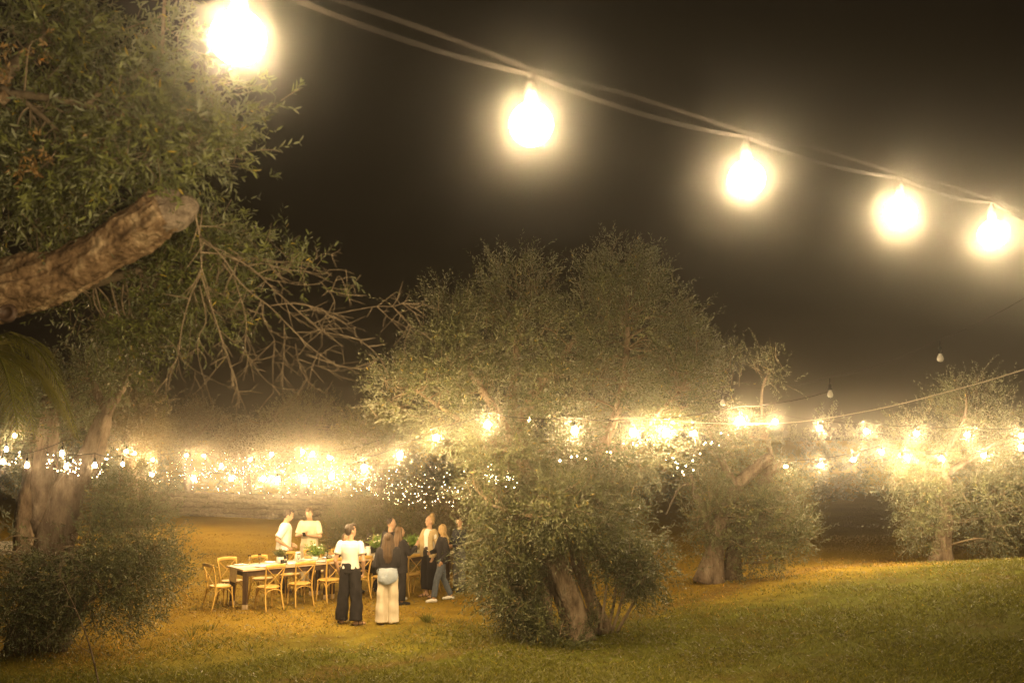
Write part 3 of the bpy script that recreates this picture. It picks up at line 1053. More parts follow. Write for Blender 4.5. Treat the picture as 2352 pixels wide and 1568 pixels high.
    V, Fc, R = leaves(O, Dr, rng, .19, 12, .066, .25, .25, 6)
    cr = mesh_obj('crown', V, Fc, 'olive_near', t, False, R)
    cr['kind'] = 'stuff'
    B = [(tuple(loc(b[0])), b[1], b[2], b[3]) for b in bl2]
    O2, D2, C2 = sample_shoots(B, 1150, rng, .18, 12, .3)
    D2 = D2 + np.array((.35, 0, 0))
    D2 /= np.linalg.norm(D2, axis=1)[:, None]
    V, Fc, R = leaves(O2, D2, rng, .22, 14, .058, .2, .12, 6)
    cr = mesh_obj('crown', V, Fc, 'olive_near', t, False, R)
    cr['kind'] = 'stuff'
    # dry leaf clusters
    O3 = np.array([tuple(loc(P(a, b, 5.9))) for a, b in [(20, 105), (100, 100), (40, 370), (90, 350), (225, 330), (30, 180), (75, 395)] for _ in range(7)]) + rng.normal(0, .04, (49, 3))
    D3 = rng.normal(size=(49, 3))
    D3 /= np.linalg.norm(D3, axis=1)[:, None]
    V, Fc, R = leaves(O3, D3, rng, .08, 6, .045, .35, .1, 6)
    MAT['dead_leaf'] = leaf_mat('dead_olive_leaf', (.14, .075, .025), (.26, .15, .045), (.24, .15, .06))
    dl = mesh_obj('dead_leaves', V, Fc, 'dead_leaf', t, False, R)
    dl.name = 'dead_leaf_mass'
    dl['kind'] = 'stuff'
    mb = MB()
    PA = np.array([tuple(p) for p in allp])
    for cc in np.concatenate([C[rng.permutation(len(C))[:150]], C2[rng.permutation(len(C2))[:60]]]):
        j = int(np.linalg.norm(PA - cc, axis=1).argmin())
        a, e = Vector(PA[j]), Vector(cc)
        mid = a.lerp(e, .5) + Vector(rng.normal(0, .12, 3)) * (e - a).length
        pts = spline([a, mid, e], 4)
        mb.tube(pts, interp([.008, .006, .003], len(pts)), 5, False)
    sel = rng.permutation(len(O))[:700]
    tw = twig_mesh(O[sel], Dr[sel], rng, .2, .0028, .2)
    mb.add(tw.v, tw.f)
    sel = rng.permutation(len(O2))[:450]
    tw = twig_mesh(O2[sel], D2[sel], rng, .22, .0028, .1)
    mb.add(tw.v, tw.f)
    x = mb.obj('twig_mass', 'twig', t, True)
    x['kind'] = 'stuff'
    # bare hanging twigs
    za = lambda L: [(459.4 + x * .3223, 505.3 + y * .3223) for x, y in L]
    zb = lambda L: [(.3516 * x, 367.5 + .3516 * y) for x, y in L]
    mains = [(zb([(1275, 360), (1300, 480), (1312, 600), (1310, 740), (1250, 870), (1190, 1080), (1160, 1280), (1095, 1400), (1080, 1570)]), .017),
             (zb([(1310, 740), (1360, 900), (1410, 1050), (1480, 1280), (1550, 1480), (1562, 1620)]), .012),
             (zb([(1305, 820), (1345, 1040), (1300, 1150), (1295, 1290), (1350, 1480), (1395, 1620)]), .009),
             (zb([(1160, 1280), (1270, 1370), (1420, 1450), (1530, 1490)]), .006),
             (zb([(1275, 1380), (1265, 1460), (1245, 1520)]), .005),
             (zb([(1160, 1280), (1180, 1400), (1215, 1460)]), .005),
             (zb([(1480, 1280), (1400, 1380), (1330, 1470), (1240, 1550)]), .006),
             (za([(0, 230), (120, 240), (230, 270), (340, 325), (430, 400), (520, 490), (600, 560), (700, 650), (800, 740), (900, 800), (1080, 835), (1200, 900), (1310, 1020)]), .014),
             (za([(0, 120), (90, 190), (180, 290), (250, 400), (330, 490), (420, 560), (500, 620), (600, 720), (680, 800), (760, 880), (860, 960), (960, 1030), (1100, 1055), (1190, 1050), (1260, 990)]), .013),
             (za([(500, 610), (620, 595), (720, 600), (850, 630), (950, 665), (1080, 645), (1260, 615), (1370, 615), (1460, 595), (1530, 625), (1595, 600)]), .010),
             (za([(1260, 615), (1330, 680), (1420, 770), (1510, 865)]), .007), (za([(1380, 625), (1460, 710), (1530, 780), (1590, 805)]), .007), (za([(1450, 595), (1480, 550), (1490, 515)]), .006),
             (za([(5, 330), (50, 470), (90, 640), (150, 820), (200, 970), (250, 1120), (270, 1230), (260, 1350), (250, 1560)]), .010), (za([(270, 1220), (310, 1310), (350, 1420)]), .006),
             (za([(240, 400), (290, 560), (320, 660), (330, 760), (320, 870), (330, 950), (370, 1010), (430, 1100), (520, 1180), (640, 1210)]), .009),
             (za([(435, 590), (450, 690), (490, 780), (530, 860), (520, 1000), (520, 1230)]), .008), (za([(530, 860), (440, 950), (340, 1040), (200, 1140)]), .006),
             (za([(600, 720), (600, 900), (590, 1100), (590, 1400)]), .007), (za([(530, 860), (640, 900), (740, 930), (850, 950)]), .006), (za([(680, 880), (700, 1000), (750, 1120), (790, 1180), (860, 1210)]), .007),
             (za([(850, 430), (930, 520), (960, 590), (950, 670), (970, 780)]), .007), (za([(930, 520), (990, 400), (1050, 520), (1070, 620)]), .006), (za([(1050, 520), (1110, 430)]), .005),
             (za([(340, 325), (460, 310), (600, 350), (750, 365), (880, 385), (915, 355)]), .008), (za([(330, 340), (480, 420), (600, 440), (700, 460), (850, 450), (940, 375)]), .007),
             (za([(460, 310), (600, 300), (780, 300), (880, 240), (975, 255)]), .006), (za([(340, 490), (300, 600), (320, 700), (280, 780)]), .005), (za([(700, 990), (840, 1040), (960, 1075), (1100, 1055)]), .006),
             (za([(520, 490), (560, 600), (720, 720), (840, 780), (1000, 770)]), .007), (za([(380, 500), (520, 400), (640, 370)]), .006), (za([(600, 920), (720, 1030), (760, 1130), (700, 1230)]), .005),
             (za([(860, 960), (950, 900), (1020, 890)]), .005), (za([(700, 650), (830, 640), (950, 665)]), .006), (za([(800, 740), (900, 700), (960, 690), (1050, 740), (1180, 790)]), .006),
             (za([(760, 880), (900, 760), (960, 690)]), .006), (za([(680, 800), (820, 800), (960, 830), (1080, 835)]), .006), (za([(520, 1010), (600, 1020), (760, 1050)]), .004)]
    rr = random.Random(77)
    bm_ = MB()
    for pts2, r0 in mains:
        if not pts2:
            continue
        off = rr.uniform(-.25, .25)
        n = len(pts2)
        p3 = []
        for i, (a, b) in enumerate(pts2):
            dd = D0 - .2 + off * min(1, i / 3) + rr.uniform(-.04, .04) + .25 * (a - 450) / 400 * .3
            p3.append(loc(P(a, b, dd)))
        sp = spline(p3, 5)
        bm_.tube(sp, interp([r0 * .38, r0 * .25, r0 * .15], len(sp)), 6, True)
        # side twigs
        for q in range(int(len(sp) * .6)):
            i = rr.randrange(2, len(sp))
            if rr.random() < .45:
                continue
            tg = (sp[i] - sp[i - 1]).normalized()
            sd = (tg * rr.uniform(.3, .9) + Vector((rr.uniform(-1, 1), rr.uniform(-.8, .8), rr.uniform(-.9, .7)))).normalized()
            L = rr.uniform(.04, .22)
            e = sp[i] + sd * L
            m1 = sp[i] + sd * L * .5 + Vector((rr.uniform(-.1, .1), rr.uniform(-.1, .1), rr.uniform(-.1, .1))) * L
            bm_.tube([sp[i], m1, e], [r0 * .22 + .0008, r0 * .16 + .0006, .0012], 4, False)
            if rr.random() < .5:
                s2 = (sd + Vector((rr.uniform(-1, 1), rr.uniform(-1, 1), rr.uniform(-1, 1)))).normalized()
                bm_.tube([m1, m1 + s2 * L * .6], [r0 * .2 + .0006, .001], 4, False)
    x = bm_.obj('bare_twig_mass', 'twig', t, True)
    x['kind'] = 'stuff'
    x['label'] = 'leafless pale twigs hanging below the sawn limb'


build_near_olive()


# ------------------------------------------------------------------ palm at the left edge
def build_palm():
    d = 11.0
    top = P(-75, 842, d)
    base = Vector((top.x - .1, d, gz(top.x - .1, d) - .05))
    t = thing('palm_tree', 'palm with drooping green fronds at the left below the sawn limb', 'palm tree', base)
    loc = lambda p: Vector(p) - base
    V, Fc = gnarly([Vector((0, 0, 0)), (loc(top) * .5) + Vector((.06, 0, 0)), loc(top)], [.22, .17, .16], 18, 5, .12, 10, .2)
    mesh_obj('trunk', V, Fc, 'bark', t, True)
    rng = np.random.default_rng(8)
    for k in range(9):
        an = 2 * math.pi * k / 9 + rng.uniform(-.15, .15)
        if k == 0:
            an = -.12
        L = rng.uniform(1.15, 1.45)
        rise = rng.uniform(.2, .75)
        if k == 0:
            L, rise = 1.42, .62
        dr = Vector((math.cos(an), math.sin(an), 0))
        o = loc(top)
        pts = []
        for i in range(13):
            s = i / 12
            pts.append(o + dr * L * (s * .95) + Vector((0, 0, rise * 2.2 * s * (1 - s) * 1.25 - (.35 + .55 * s) * s * s * .9)))
        mb = MB()
        mb.tube(pts, interp([.022, .014, .004], 13), 6, True)
        nrach = len(mb.v)
        Vv = [tuple(v) for v in mb.v]
        Ff = list(mb.f)
        side = dr.cross(Vector((0, 0, 1)))
        for i in range(2, 60):
            s = .12 + .86 * i / 60
            a = s * 12
            i0 = min(11, int(a))
            p = pts[i0].lerp(pts[i0 + 1], a - i0)
            tg = (pts[i0 + 1] - pts[i0]).normalized()
            for sg in (-1, 1):
                ll = .42 * math.sin(math.pi * min(1, .18 + s * .8)) * rng.uniform(.85, 1.1) + .06
                ld = (tg * .75 + side * sg * .7 + Vector((0, 0, -.15 + rng.uniform(-.12, .1)))).normalized()
                up = Vector((0, 0, 1))
                wv = tg * .010
                m1 = p + ld * ll * .55
                e = p + ld * ll + Vector((0, 0, -.28 * ll))
                b0 = len(Vv)
                Vv += [tuple(p - wv * .6), tuple(p + wv * .6), tuple(m1 + wv), tuple(m1 - wv), tuple(e)]
                Ff += [(b0, b0 + 1, b0 + 2, b0 + 3), (b0 + 3, b0 + 2, b0 + 4)]
        mesh_obj('frond', Vv, Ff, 'palm', t, False, rng.random(len(Vv)) * .8)


build_palm()


# ------------------------------------------------------------------ light strings
bulb_me = None


def bulb_meshes():
    mb = MB()
    mb.lathe([(.012, 0), (.014, -.012), (.024, -.03), (.029, -.048), (.027, -.064), (.018, -.076), (.001, -.081)], 14)
    on = mb.mesh('bulb', 'bulb_on', True)
    gl = MB()
    gl.lathe([(.012, 0), (.016, -.004)] + [(.044 * math.sin(a), -.046 + .044 * math.cos(a)) for a in [.45 + .24 * k for k in range(11)]] + [(.001, -.0899)], 18)
    glm = gl.mesh('bulb', 'bulb_on', True)
    off = mb.mesh('bulb', 'bulb_off', True)
    mb = MB()
    mb.tube([(0, 0, .12), (0, 0, .055)], .004, 6)
    mb.lathe([(.006, .06), (.015, .052), (.0175, .03), (.0175, -.002), (.012, -.004)], 12)
    mb.lathe([(.0215, .0), (.0215, .012), (.0175, .014)], 12)
    sk = mb.mesh('lamp_holder', 'socket', True)
    mb = MB()
    mb.tube([(0, 0, .068), (0, 0, .055)], .004, 6)
    mb.lathe([(.005, .06), (.010, .048), (.012, .03), (.012, -.002), (.010, -.004)], 12)
    sk2 = mb.mesh('lamp_holder', 'socket_grey', True)
    mb = MB()
    mb.ell((0, 0, 0), (1, 1, 1), None, 8, 5)
    fb = [mb.mesh('fairy_bulb', m_, True) for m_ in ('fairy_on', 'fairy_on', 'fairy_mid', 'fairy_dim')]
    return on, off, sk, sk2, fb, glm


BON, BOFF, BSK, BSK2, BFAIRY, BGLOBE = bulb_meshes()
_light_cache = {}


def lamp_data(power, col, size=.05):
    key = (round(power, 2), col, size)
    if key not in _light_cache:
        l = bpy.data.lights.new('bulb_light', 'POINT')
        l.energy = power
        l.color = col
        l.shadow_soft_size = size
        l.use_soft_falloff = False
        _light_cache[key] = l
    return _light_cache[key]


def festoon(label, bulbs, power=POWER, col=WARM, lit=None, pre=(), post=(), cr=.006, name='festoon_light_string', big=1.0, sag=.06, cable2=False, cmat='cable', drop=.17, globe=True):
    """bulbs: list of Vector = centre of each glass bulb"""
    org = Vector(bulbs[0]) + Vector((0, 0, drop))
    t = thing(name, label, 'string lights', org, 0, 'festoon light strings')
    tops = [Vector(b) + Vector((0, 0, drop)) for b in bulbs]
    nodes = [Vector(p) for p in pre] + tops + [Vector(p) for p in post]
    pts = []
    for a, b in zip(nodes[:-1], nodes[1:]):
        L = (b - a).length
        for k in range(8):
            s = k / 8
            q = a.lerp(b, s)
            q.z -= sag * L * .5 * 4 * s * (1 - s) * min(1, 1.5 / max(L, .1))
            pts.append(q - org)
    pts.append(nodes[-1] - org)
    mb = MB()
    mb.tube(pts, cr, 6)
    mb.obj('cable', cmat, t, True)
    if cable2:
        mb = MB()
        p2 = []
        for a, b in zip(nodes[:-1], nodes[1:]):
            for k in range(8):
                s = k / 8
                q = a.lerp(b, s)
                q.z += .012 + .10 * 4 * s * (1 - s) * .55
                q.y += .12 * 4 * s * (1 - s)
                p2.append(q - org)
        p2.append(nodes[-1] - org + Vector((0, 0, .012)))
        mb.tube(p2, .0007, 5)
        mb.obj('support_wire', cmat, t, True)
    for i, b in enumerate(bulbs):
        on = True if lit is None else lit[i]
        h = data_obj('lamp_holder', BSK if drop > .15 else BSK2, t, Vector(b) + Vector((0, 0, .045)) - org, (0, 0, 0), (big, big, big))
        data_obj('bulb', (BGLOBE if globe else BON) if on else BOFF, h)
        if on:
            lo = bpy.data.objects.new('bulb_light', lamp_data(power if not hasattr(power, '__len__') else power[i], col, .055))
            COL.objects.link(lo)
            lo.parent = h
            lo.location = (0, 0, -.046)
    return t


def build_strings():
    # near string
    z0 = 1.75
    near = []
    fit = [(547, 85), (1220, 285), (1715, 410), (2068, 490), (2280, 538)]
    for n, (x, y) in enumerate(fit):
        near.append(P(x, y, z0 * (1 + .2555 * n)))
    step = (near[-1] - near[0]) / 4
    pre = [near[0] - step]
    more = [near[-1] + step * k for k in (1,)]
    for q in more + pre:
        q.z = near[2].z
    festoon('festoon string close overhead with large bright bulbs running past the near olive', pre + near + more, pre=[pre[0] - step * 3], post=[more[-1] + step * 3], cr=.0013, cable2=True, sag=.05, power=POWER * 1.2, col=(1, .76, .44), cmat='cable_dark', drop=.115)
    # the string over the table through the huge olive
    c3 = [(1700, 965, 12.0), (1455, 993, 12.7), (1320, 988, 13.4), (1120, 975, 14.9), (1001, 1005, 15.8), (918, 1045, 16.4), (837, 1073, 17.1), (762, 1094, 18.0), (700, 1102, 19.0), (637, 1102, 20.2),
          (604, 1099, 21.6), (531, 1098, 23.4), (445, 1098, 26), (348, 1090, 29)]
    festoon('festoon string sagging low over the dining table out of the huge olive', [P(*a) for a in c3], pre=[P(1900, 900, 11)], post=[P(280, 1040, 34)], col=(1, .68, .33), power=[POWER * k for k in [1.6, 1.5, 1.5, 1.4, 1.4, 1.4, 1.5, 1.5, 1.5, 1.4, 1.3, 1.3, 1.2, 1.2]])
    c4 = [(758, 1051, 27), (718, 1042, 28.5), (695, 1037, 30), (623, 1043, 31.5), (574, 1055, 33), (508, 1068, 34), (468, 1046, 35.5), (427, 1045, 37), (350, 1055, 36), (309, 1041, 34), (289, 1036, 33)]
    festoon('festoon string strung high in front of the back trees', [P(*a) for a in c4], pre=[P(870, 1010, 24)], post=[P(250, 1020, 33)], col=(1, .66, .30), power=POWER * 1.1)
    c5 = [(1212, 962, 18.4), (1530, 990, 17.5), (1595, 995, 19.5), (1780, 968, 20), (1882, 982, 20.3), (1990, 990, 20.6), (2105, 995, 20.9), (2222, 998, 21.2), (2345, 1000, 21.5)]
    festoon('festoon string level behind the huge olive towards the round headed tree', [P(*a) for a in c5], post=[P(2500, 960, 22)], power=POWER * 1.25)
    c6 = [(1805, 1072, 24), (1885, 1068, 24), (1960, 1055, 24), (2025, 1038, 24), (2083, 1050, 23.9), (2163, 1052, 23.8), (2260, 1045, 23.7), (2345, 1025, 23.6)]
    festoon('festoon string crossing the crown of the round headed olive', [P(*a) for a in c6], pre=[P(1760, 1060, 23.6)], post=[P(2440, 1000, 23.4)], power=POWER * 1.25)
    c7 = [(291, 1036, 22), (282, 1066, 18), (217, 1068, 14.4), (152, 1071, 14.3), (142, 1041, 14.3), (62, 1068, 14.2), (7, 1060, 15), (14, 1032, 15.4), (33, 1000, 16)]
    festoon('short festoon string wound round the forked olive', [P(*a) for a in c7], power=POWER * .10, globe=False)
    # two unlit bulbs
    u = [(1660, 925, 11.6), (1907, 905, 10.3), (2160, 822, 9.2), (2420, 690, 8.2)]
    festoon('string with unlit opal bulbs hanging against the dark sky', [P(*a) for a in u], lit=[False, False, False, False], post=[P(2700, 560, 7.2)], pre=[P(1500, 930, 13)], cr=.0015, big=1.0)
    # bare span cable
    pts = spline([P(1400, 962, 15.6), P(1500, 958, 14.6), P(1600, 970, 13.4), P(1800, 971, 11.4), P(2000, 942, 9.6), P(2200, 893, 8.2), P(2360, 846, 7.2), P(2600, 770, 6.2), P(2900, 660, 5.4)], 5)
    org = pts[0].copy()
    mb = MB()
    mb.tube([p - org for p in pts], .0036, 6)
    o = mb.obj('span_cable', 'lamplit_cable', None, True, org)
    tag(o, 'bare pale cable sagging from the right across to the huge olive', 'cable')


build_strings()


def fairy(label, nodes, n, rng, spread=.05, sag=.3, r=.0062, group='fairy light strings', lights=0):
    org = Vector(nodes[0])
    t = thing('fairy_light_string', label, 'string lights', org, 0, group)
    pts = []
    for a, b in zip(nodes[:-1], nodes[1:]):
        a, b = Vector(a), Vector(b)
        for k in range(10):
            s = k / 10
            q = a.lerp(b, s)
            q.z -= sag * 4 * s * (1 - s)
            q += Vector((rng.uniform(-1, 1), rng.uniform(-1, 1), rng.uniform(-1, 1))) * spread * .4
            pts.append(q - org)
    pts.append(Vector(nodes[-1]) - org)
    mb = MB()
    mb.tube(pts, .0022, 4)
    mb.obj('wire', 'cable', t)
    for k in range(n):
        a = (k + rng.random() * .7) / n * (len(pts) - 1)
        i = min(int(a), len(pts) - 2)
        q = pts[i].lerp(pts[i + 1], a - i) + Vector((rng.uniform(-1, 1), rng.uniform(-1, 1), rng.uniform(-1, .4))) * spread
        rr = r * rng.choice([.7, .85, 1, 1, 1.25])
        data_obj('bulb', rng.choice(BFAIRY), t, q, (0, 0, 0), (rr, rr, rr))
    for k in range(lights):
        i = int((k + .5) / lights * (len(pts) - 1))
        lo = bpy.data.objects.new('bulb_light', lamp_data(POWER * .07, (1, .68, .30)))
        COL.objects.link(lo)
        lo.parent = t
        lo.location = pts[i]


def build_fairy():
    rng = random.Random(31)
    labs = 'fine fairy light string fanning out over the dining table from the huge olive'
    rights = [(1150, 1075, 19), (1140, 1095, 19), (1125, 1085, 19.3), (1090, 1128, 20), (1080, 1120, 20.2), (1060, 1135, 20.5), (1100, 1060, 19.4), (1130, 1110, 19.2)]
    lefts = [(330, 1055, 31), (350, 1095, 30), (400, 1040, 31), (430, 1100, 28), (480, 1035, 30), (520, 1080, 29), (380, 1075, 31), (560, 1060, 28)]
    mids = [(760, 1085, 24), (800, 1105, 22.5), (700, 1070, 25), (850, 1125, 21.5), (720, 1050, 26), (800, 1115, 22.5), (690, 1055, 26), (840, 1095, 22)]
    for k in range(8):
        fairy(labs, [P(*rights[k]), P(*mids[k]), P(*lefts[k])], 60, rng, .15, .18, lights=1)
    for k in range(3):
        fairy('fairy light string bunched between the back trees and the table lamps', [P(620 + 30 * k, 1035 + 12 * k, 28), P(520 - 20 * k, 1078, 27), P(400 - 30 * k, 1060 + 10 * k, 30)], 36, rng, .2, .15)
    fairy('fairy lights looped in the fork of the skirted olive', [P(113, 1040, 16), P(115, 1070, 15.8), P(160, 1085, 15.7), P(178, 1060, 15.7), P(150, 1042, 15.8), P(182, 1088, 15.8)], 44, rng, .05, .03, .008)
    fairy('fairy lights trailing down right of the fork', [P(220, 1030, 16.5), P(232, 1060, 16.3), P(222, 1090, 16.2), P(245, 1062, 16.4), P(262, 1024, 16.6)], 24, rng, .06, .03, .008)
    fairy('fairy lights at the small table left of the fork', [P(0, 1045, 17.5), P(20, 1062, 17), P(40, 1050, 17), P(55, 1030, 17)], 18, rng, .06, .03, .008)
    fairy('fairy lights sparkling inside the huge olive crown', [P(1115, 1060, 16.4), P(1135, 1100, 16.2), P(1170, 1080, 16.2), P(1175, 1110, 16.2)], 34, rng, .10, .03, .0055)
    fairy('fairy lights wound round branches between the huge olive and the sawn tree', [P(1290, 1045, 15.5), P(1430, 1010, 17), P(1500, 1000, 20), P(1540, 1055, 21), P(1575, 1075, 21.5), P(1610, 1020, 22), P(1680, 985, 22)], 40, rng, .12, .08, .014)


build_fairy()


# ------------------------------------------------------------------ dining table, chairs, tableware
TC = Vector((-5.25, 19.75, 0))
TA = math.radians(38)
TU = Vector((math.cos(TA), math.sin(TA), 0))
TN = Vector((-math.sin(TA), math.cos(TA), 0))
TW, TH = .82, .76


def tp(t, n, z=0):
    q = TC + TU * t + TN * n
    q.z = gz(q.x, q.y) + z if z == 0 else z
    return q


def build_table(label, origin, ang, L, Wd, H, runner=True):
    t = thing('dining_table', label, 'table', origin, ang, 'outdoor dining tables')
    nb = 5
    for k in range(nb):
        mb = MB()
        w_ = Wd / nb
        mb.bevbox((L / 2, w_ * (k + .5), H - .02 + .0012 * (k % 2)), (L, w_ - .006, .04), .005)
        mb.obj('plank', 'table_top', t)
    for y in (.09, Wd - .09):
        mb = MB()
        mb.bevbox((L / 2, y, H - .095), (L - .2, .028, .108), .004)
        mb.obj('apron', 'table_dark', t)
    for x in (.10, L - .10):
        mb = MB()
        mb.bevbox((x, Wd / 2, H - .095), (.028, Wd - .22, .108), .004)
        mb.obj('apron', 'table_dark', t)
    for x in [.1, L - .1] + ([L * .37, L * .4, L * .68] if L > 3 else []):
        for y in (.09, Wd - .09):
            q = Matrix.Rotation(ang, 3, 'Z') @ Vector((x, y, 0)) + Vector(origin)
            zb = gz(q.x, q.y) - origin[2] - .01
            mb = MB()
            mb.tube([(x, y, H - .042), (x, y, zb + .1)], [.062, .056], 4, True)
            lg = mb.obj('leg', 'table_dark', t)
            mb = MB()
            mb.tube([(x, y, zb + .1), (x, y, zb)], [.060, .058], 4, True)
            mb.obj('foot', 'table_top', lg)
    if runner:
        mb = MB()
        r = random.Random(3)
        n = 40
        vs, fs = [], []
        for i in range(n + 1):
            x = -.012 + (L + .024) * i / n
            for j in range(7):
                y = Wd / 2 - .17 + .34 * j / 6 + .006 * math.sin(i * 1.3 + j)
                vs.append((x, y, H + .004 + .0025 * math.sin(i * .9 + j * .7) + .002))
        for i in range(n):
            for j in range(6):
                fs.append((i * 7 + j, (i + 1) * 7 + j, (i + 1) * 7 + j + 1, i * 7 + j + 1))
        # hanging end over the left side
        b0 = len(vs)
        for i in range(6):
            for j in range(7):
                vs.append((-.014 - .004 * i + .004 * math.sin(j * 1.4 + i * .4), Wd / 2 - .17 + .34 * j / 6, H + .002 - .055 * i))
        for i in range(5):
            for j in range(6):
                fs.append((b0 + i * 7 + j, b0 + i * 7 + j + 1, b0 + (i + 1) * 7 + j + 1, b0 + (i + 1) * 7 + j))
        mb.add(vs, fs)
        o = mb.obj('table_runner', 'linen', None, True, origin)
        o.rotation_euler = (0, 0, ang)
        tag(o, 'pale linen runner lying along the long dining table', 'runner')
    return t


TZ = gz(TC.x + 1.8, TC.y + 1.6)
build_table('long dark legged dining table with a pale plank top laid for dinner', (TC.x, TC.y, TZ), TA, 5.0, TW, TH)


def make_chair():
    t = thing('cross_back_chair', 'x', 'chair')
    # local: +Y faces the table, back at -Y
    mb = MB()
    prof = [(.001, .425), (.17, .425), (.205, .432), (.212, .445), (.205, .457), (.17, .460), (.10, .456), (.001, .455)]
    mb.lathe(prof, 22)
    mb.v = [(x * (1.03 + .10 * max(0, y) / .2), y * .98, z) for x, y, z in mb.v]
    mb.obj('seat', 'chair', t, True)
    for s in (-1, 1):
        pts = spline([(s * .195, -.275, 0), (s * .180, -.215, .22), (s * .172, -.185, .44), (s * .186, -.215, .68), (s * .205, -.265, .86)], 5)
        mb = MB()
        mb.tube(pts, interp([.014, .017, .018, .016, .014], len(pts)), 8, True)
        mb.obj('back_leg', 'chair', t, True)
        pts = spline([(s * .185, .195, 0), (s * .172, .175, .22), (s * .165, .16, .435)], 5)
        mb = MB()
        mb.tube(pts, interp([.013, .016, .018], len(pts)), 8, True)
        mb.obj('front_leg', 'chair', t, True)
        # crossing back slat
        pts = spline([(s * .172, -.19, .475), (s * .06, -.235, .58), (0, -.248 + s * .006, .655), (-s * .10, -.262, .745), (-s * .196, -.262, .845)], 5)
        mb = MB()
        mb.tube(pts, .0115, 6, True, [.55] * len(pts), up=(0, 1, 0))
        mb.obj('cross_slat', 'chair', t, True)
        # arched side brace
        pts = spline([(s * .176, -.20, .26), (s * .172, -.13, .37), (s * .168, -.02, .415), (s * .168, .10, .37), (s * .170, .17, .26)], 5)
        mb = MB()
        mb.tube(pts, .009, 6, True)
        mb.obj('side_brace', 'chair', t, True)
    for y, w_ in ((-.205, .178), (.175, .170)):
        pts = spline([(-w_, y, .26), (-w_ * .8, y, .37), (0, y, .415), (w_ * .8, y, .37), (w_, y, .26)], 5)
        mb = MB()
        mb.tube(pts, .009, 6, True)
        mb.obj('arch_brace', 'chair', t, True)
    mb = MB()
    pts = spline([(-.212, -.262, .855), (-.11, -.292, .868), (0, -.30, .872), (.11, -.292, .868), (.212, -.262, .855)], 5)
    mb.tube(pts, .036, 8, True, [.36] * len(pts))
    mb.obj('top_rail', 'chair', t, True)
    return t


chair0 = make_chair()
chair_used = [False]


def chair(pos, face, label, group='wooden cross back chairs at the table'):
    o = chair0 if not chair_used[0] else copy_tree(chair0)
    chair_used[0] = True
    o.location = (pos.x, pos.y, gz(pos.x, pos.y) - .004)
    o.rotation_euler = (0, 0, face)
    o['label'] = label
    o['group'] = group
    return o


# face angle: local +Y should point along given direction
FACE_N = TA                       # +Y -> TN
jit = random.Random(6)
nl = ['cross back chair on the near side, closest to the table end with hanging runner',
      'honey wood cross back chair second along the near side of the table',
      'honey wood cross back chair just left of the guest in white tee and black trousers',
      'honey wood cross back chair half hidden by the guest in black wide trousers',
      'honey wood cross back chair behind the guest in cream wide trousers',
      'honey wood cross back chair next to the guest in the tan jacket, near side',
      'honey wood cross back chair partly behind the black trousers of the tan jacket guest']
for k, tt in enumerate([.46, 1.12, 1.75, 2.40, 3.04, 3.68, 4.12]):
    chair(tp(tt, -.20 + jit.uniform(-.04, .03)), FACE_N + jit.uniform(-.12, .12) + (.35 if k == 6 else 0), nl[k])
fl = ['cross back chair on the far side by the left wine glasses', 'cross back chair on the far side behind the leafy white pot', 'cross back chair on the far side in front of the guest in navy trousers',
      'cross back chair on the far side beside the low white flowers', 'cross back chair under the seated guest hidden by the white tee',
      'cross back chair under the dark haired seated guest by the yellow flowers', 'cross back chair on the far side behind the leafy green vase']
FARPOS = [.22, .88, 1.52, 2.17, 2.82, 3.47, 4.15]
for k, tt in enumerate(FARPOS):
    chair(tp(tt, TW + .22 + jit.uniform(-.03, .05)), FACE_N + math.pi + jit.uniform(-.12, .12), fl[k])
chair(tp(-.28, .42), TA - math.pi / 2 + .1, 'honey wood cross back chair at the head of the table, seen from its side')

TOPZ = TZ + TH
RUNZ = TOPZ + .0075


def on_table(t, n, run=False):
    q = TC + TU * t + TN * n
    return (q.x, q.y, (RUNZ if run else TOPZ) + .001)


def lathe_thing(name, label, cat, prof, mat, loc, n=18, group=None):
    mb = MB()
    mb.lathe(prof, n)
    o = mb.obj(name, mat, None, True, loc)
    return tag(o, label, cat, group)


PLATE = [(.001, .004), (.075, .004), (.085, .010), (.128, .018), (.130, .021), (.085, .015), (.001, .010)]
GLASS = [(.033, 0), (.034, .003), (.005, .007), (.004, .075), (.012, .085), (.032, .105), (.038, .135), (.036, .165), (.031, .195), (.0295, .195), (.0345, .165), (.0362, .135), (.030, .107), (.010, .089), (.001, .088)]
TUMB = [(.030, 0), (.036, .09), (.0345, .09), (.029, .006), (.001, .006)]
CARAFE = [(.045, 0), (.052, .01), (.055, .09), (.040, .14), (.024, .17), (.024, .21), (.032, .235), (.0295, .235), (.021, .21), (.021, .17), (.037, .14), (.052, .09), (.049, .012), (.001, .01)]
PITCH_ = [(.045, 0), (.060, .02), (.068, .08), (.058, .14), (.048, .17), (.056, .20), (.052, .20), (.043, .17), (.053, .14), (.062, .08), (.055, .022), (.001, .018)]
plate_me = None
r_ = random.Random(9)


def copies(name, label, cat, prof, mat, places, group, n=18):
    mb = MB()
    mb.lathe(prof, n)
    me = mb.mesh(name, mat, True)
    for pl in places:
        o = data_obj(name, me, None, pl, (0, 0, r_.uniform(0, 6)))
        tag(o, label, cat, group)


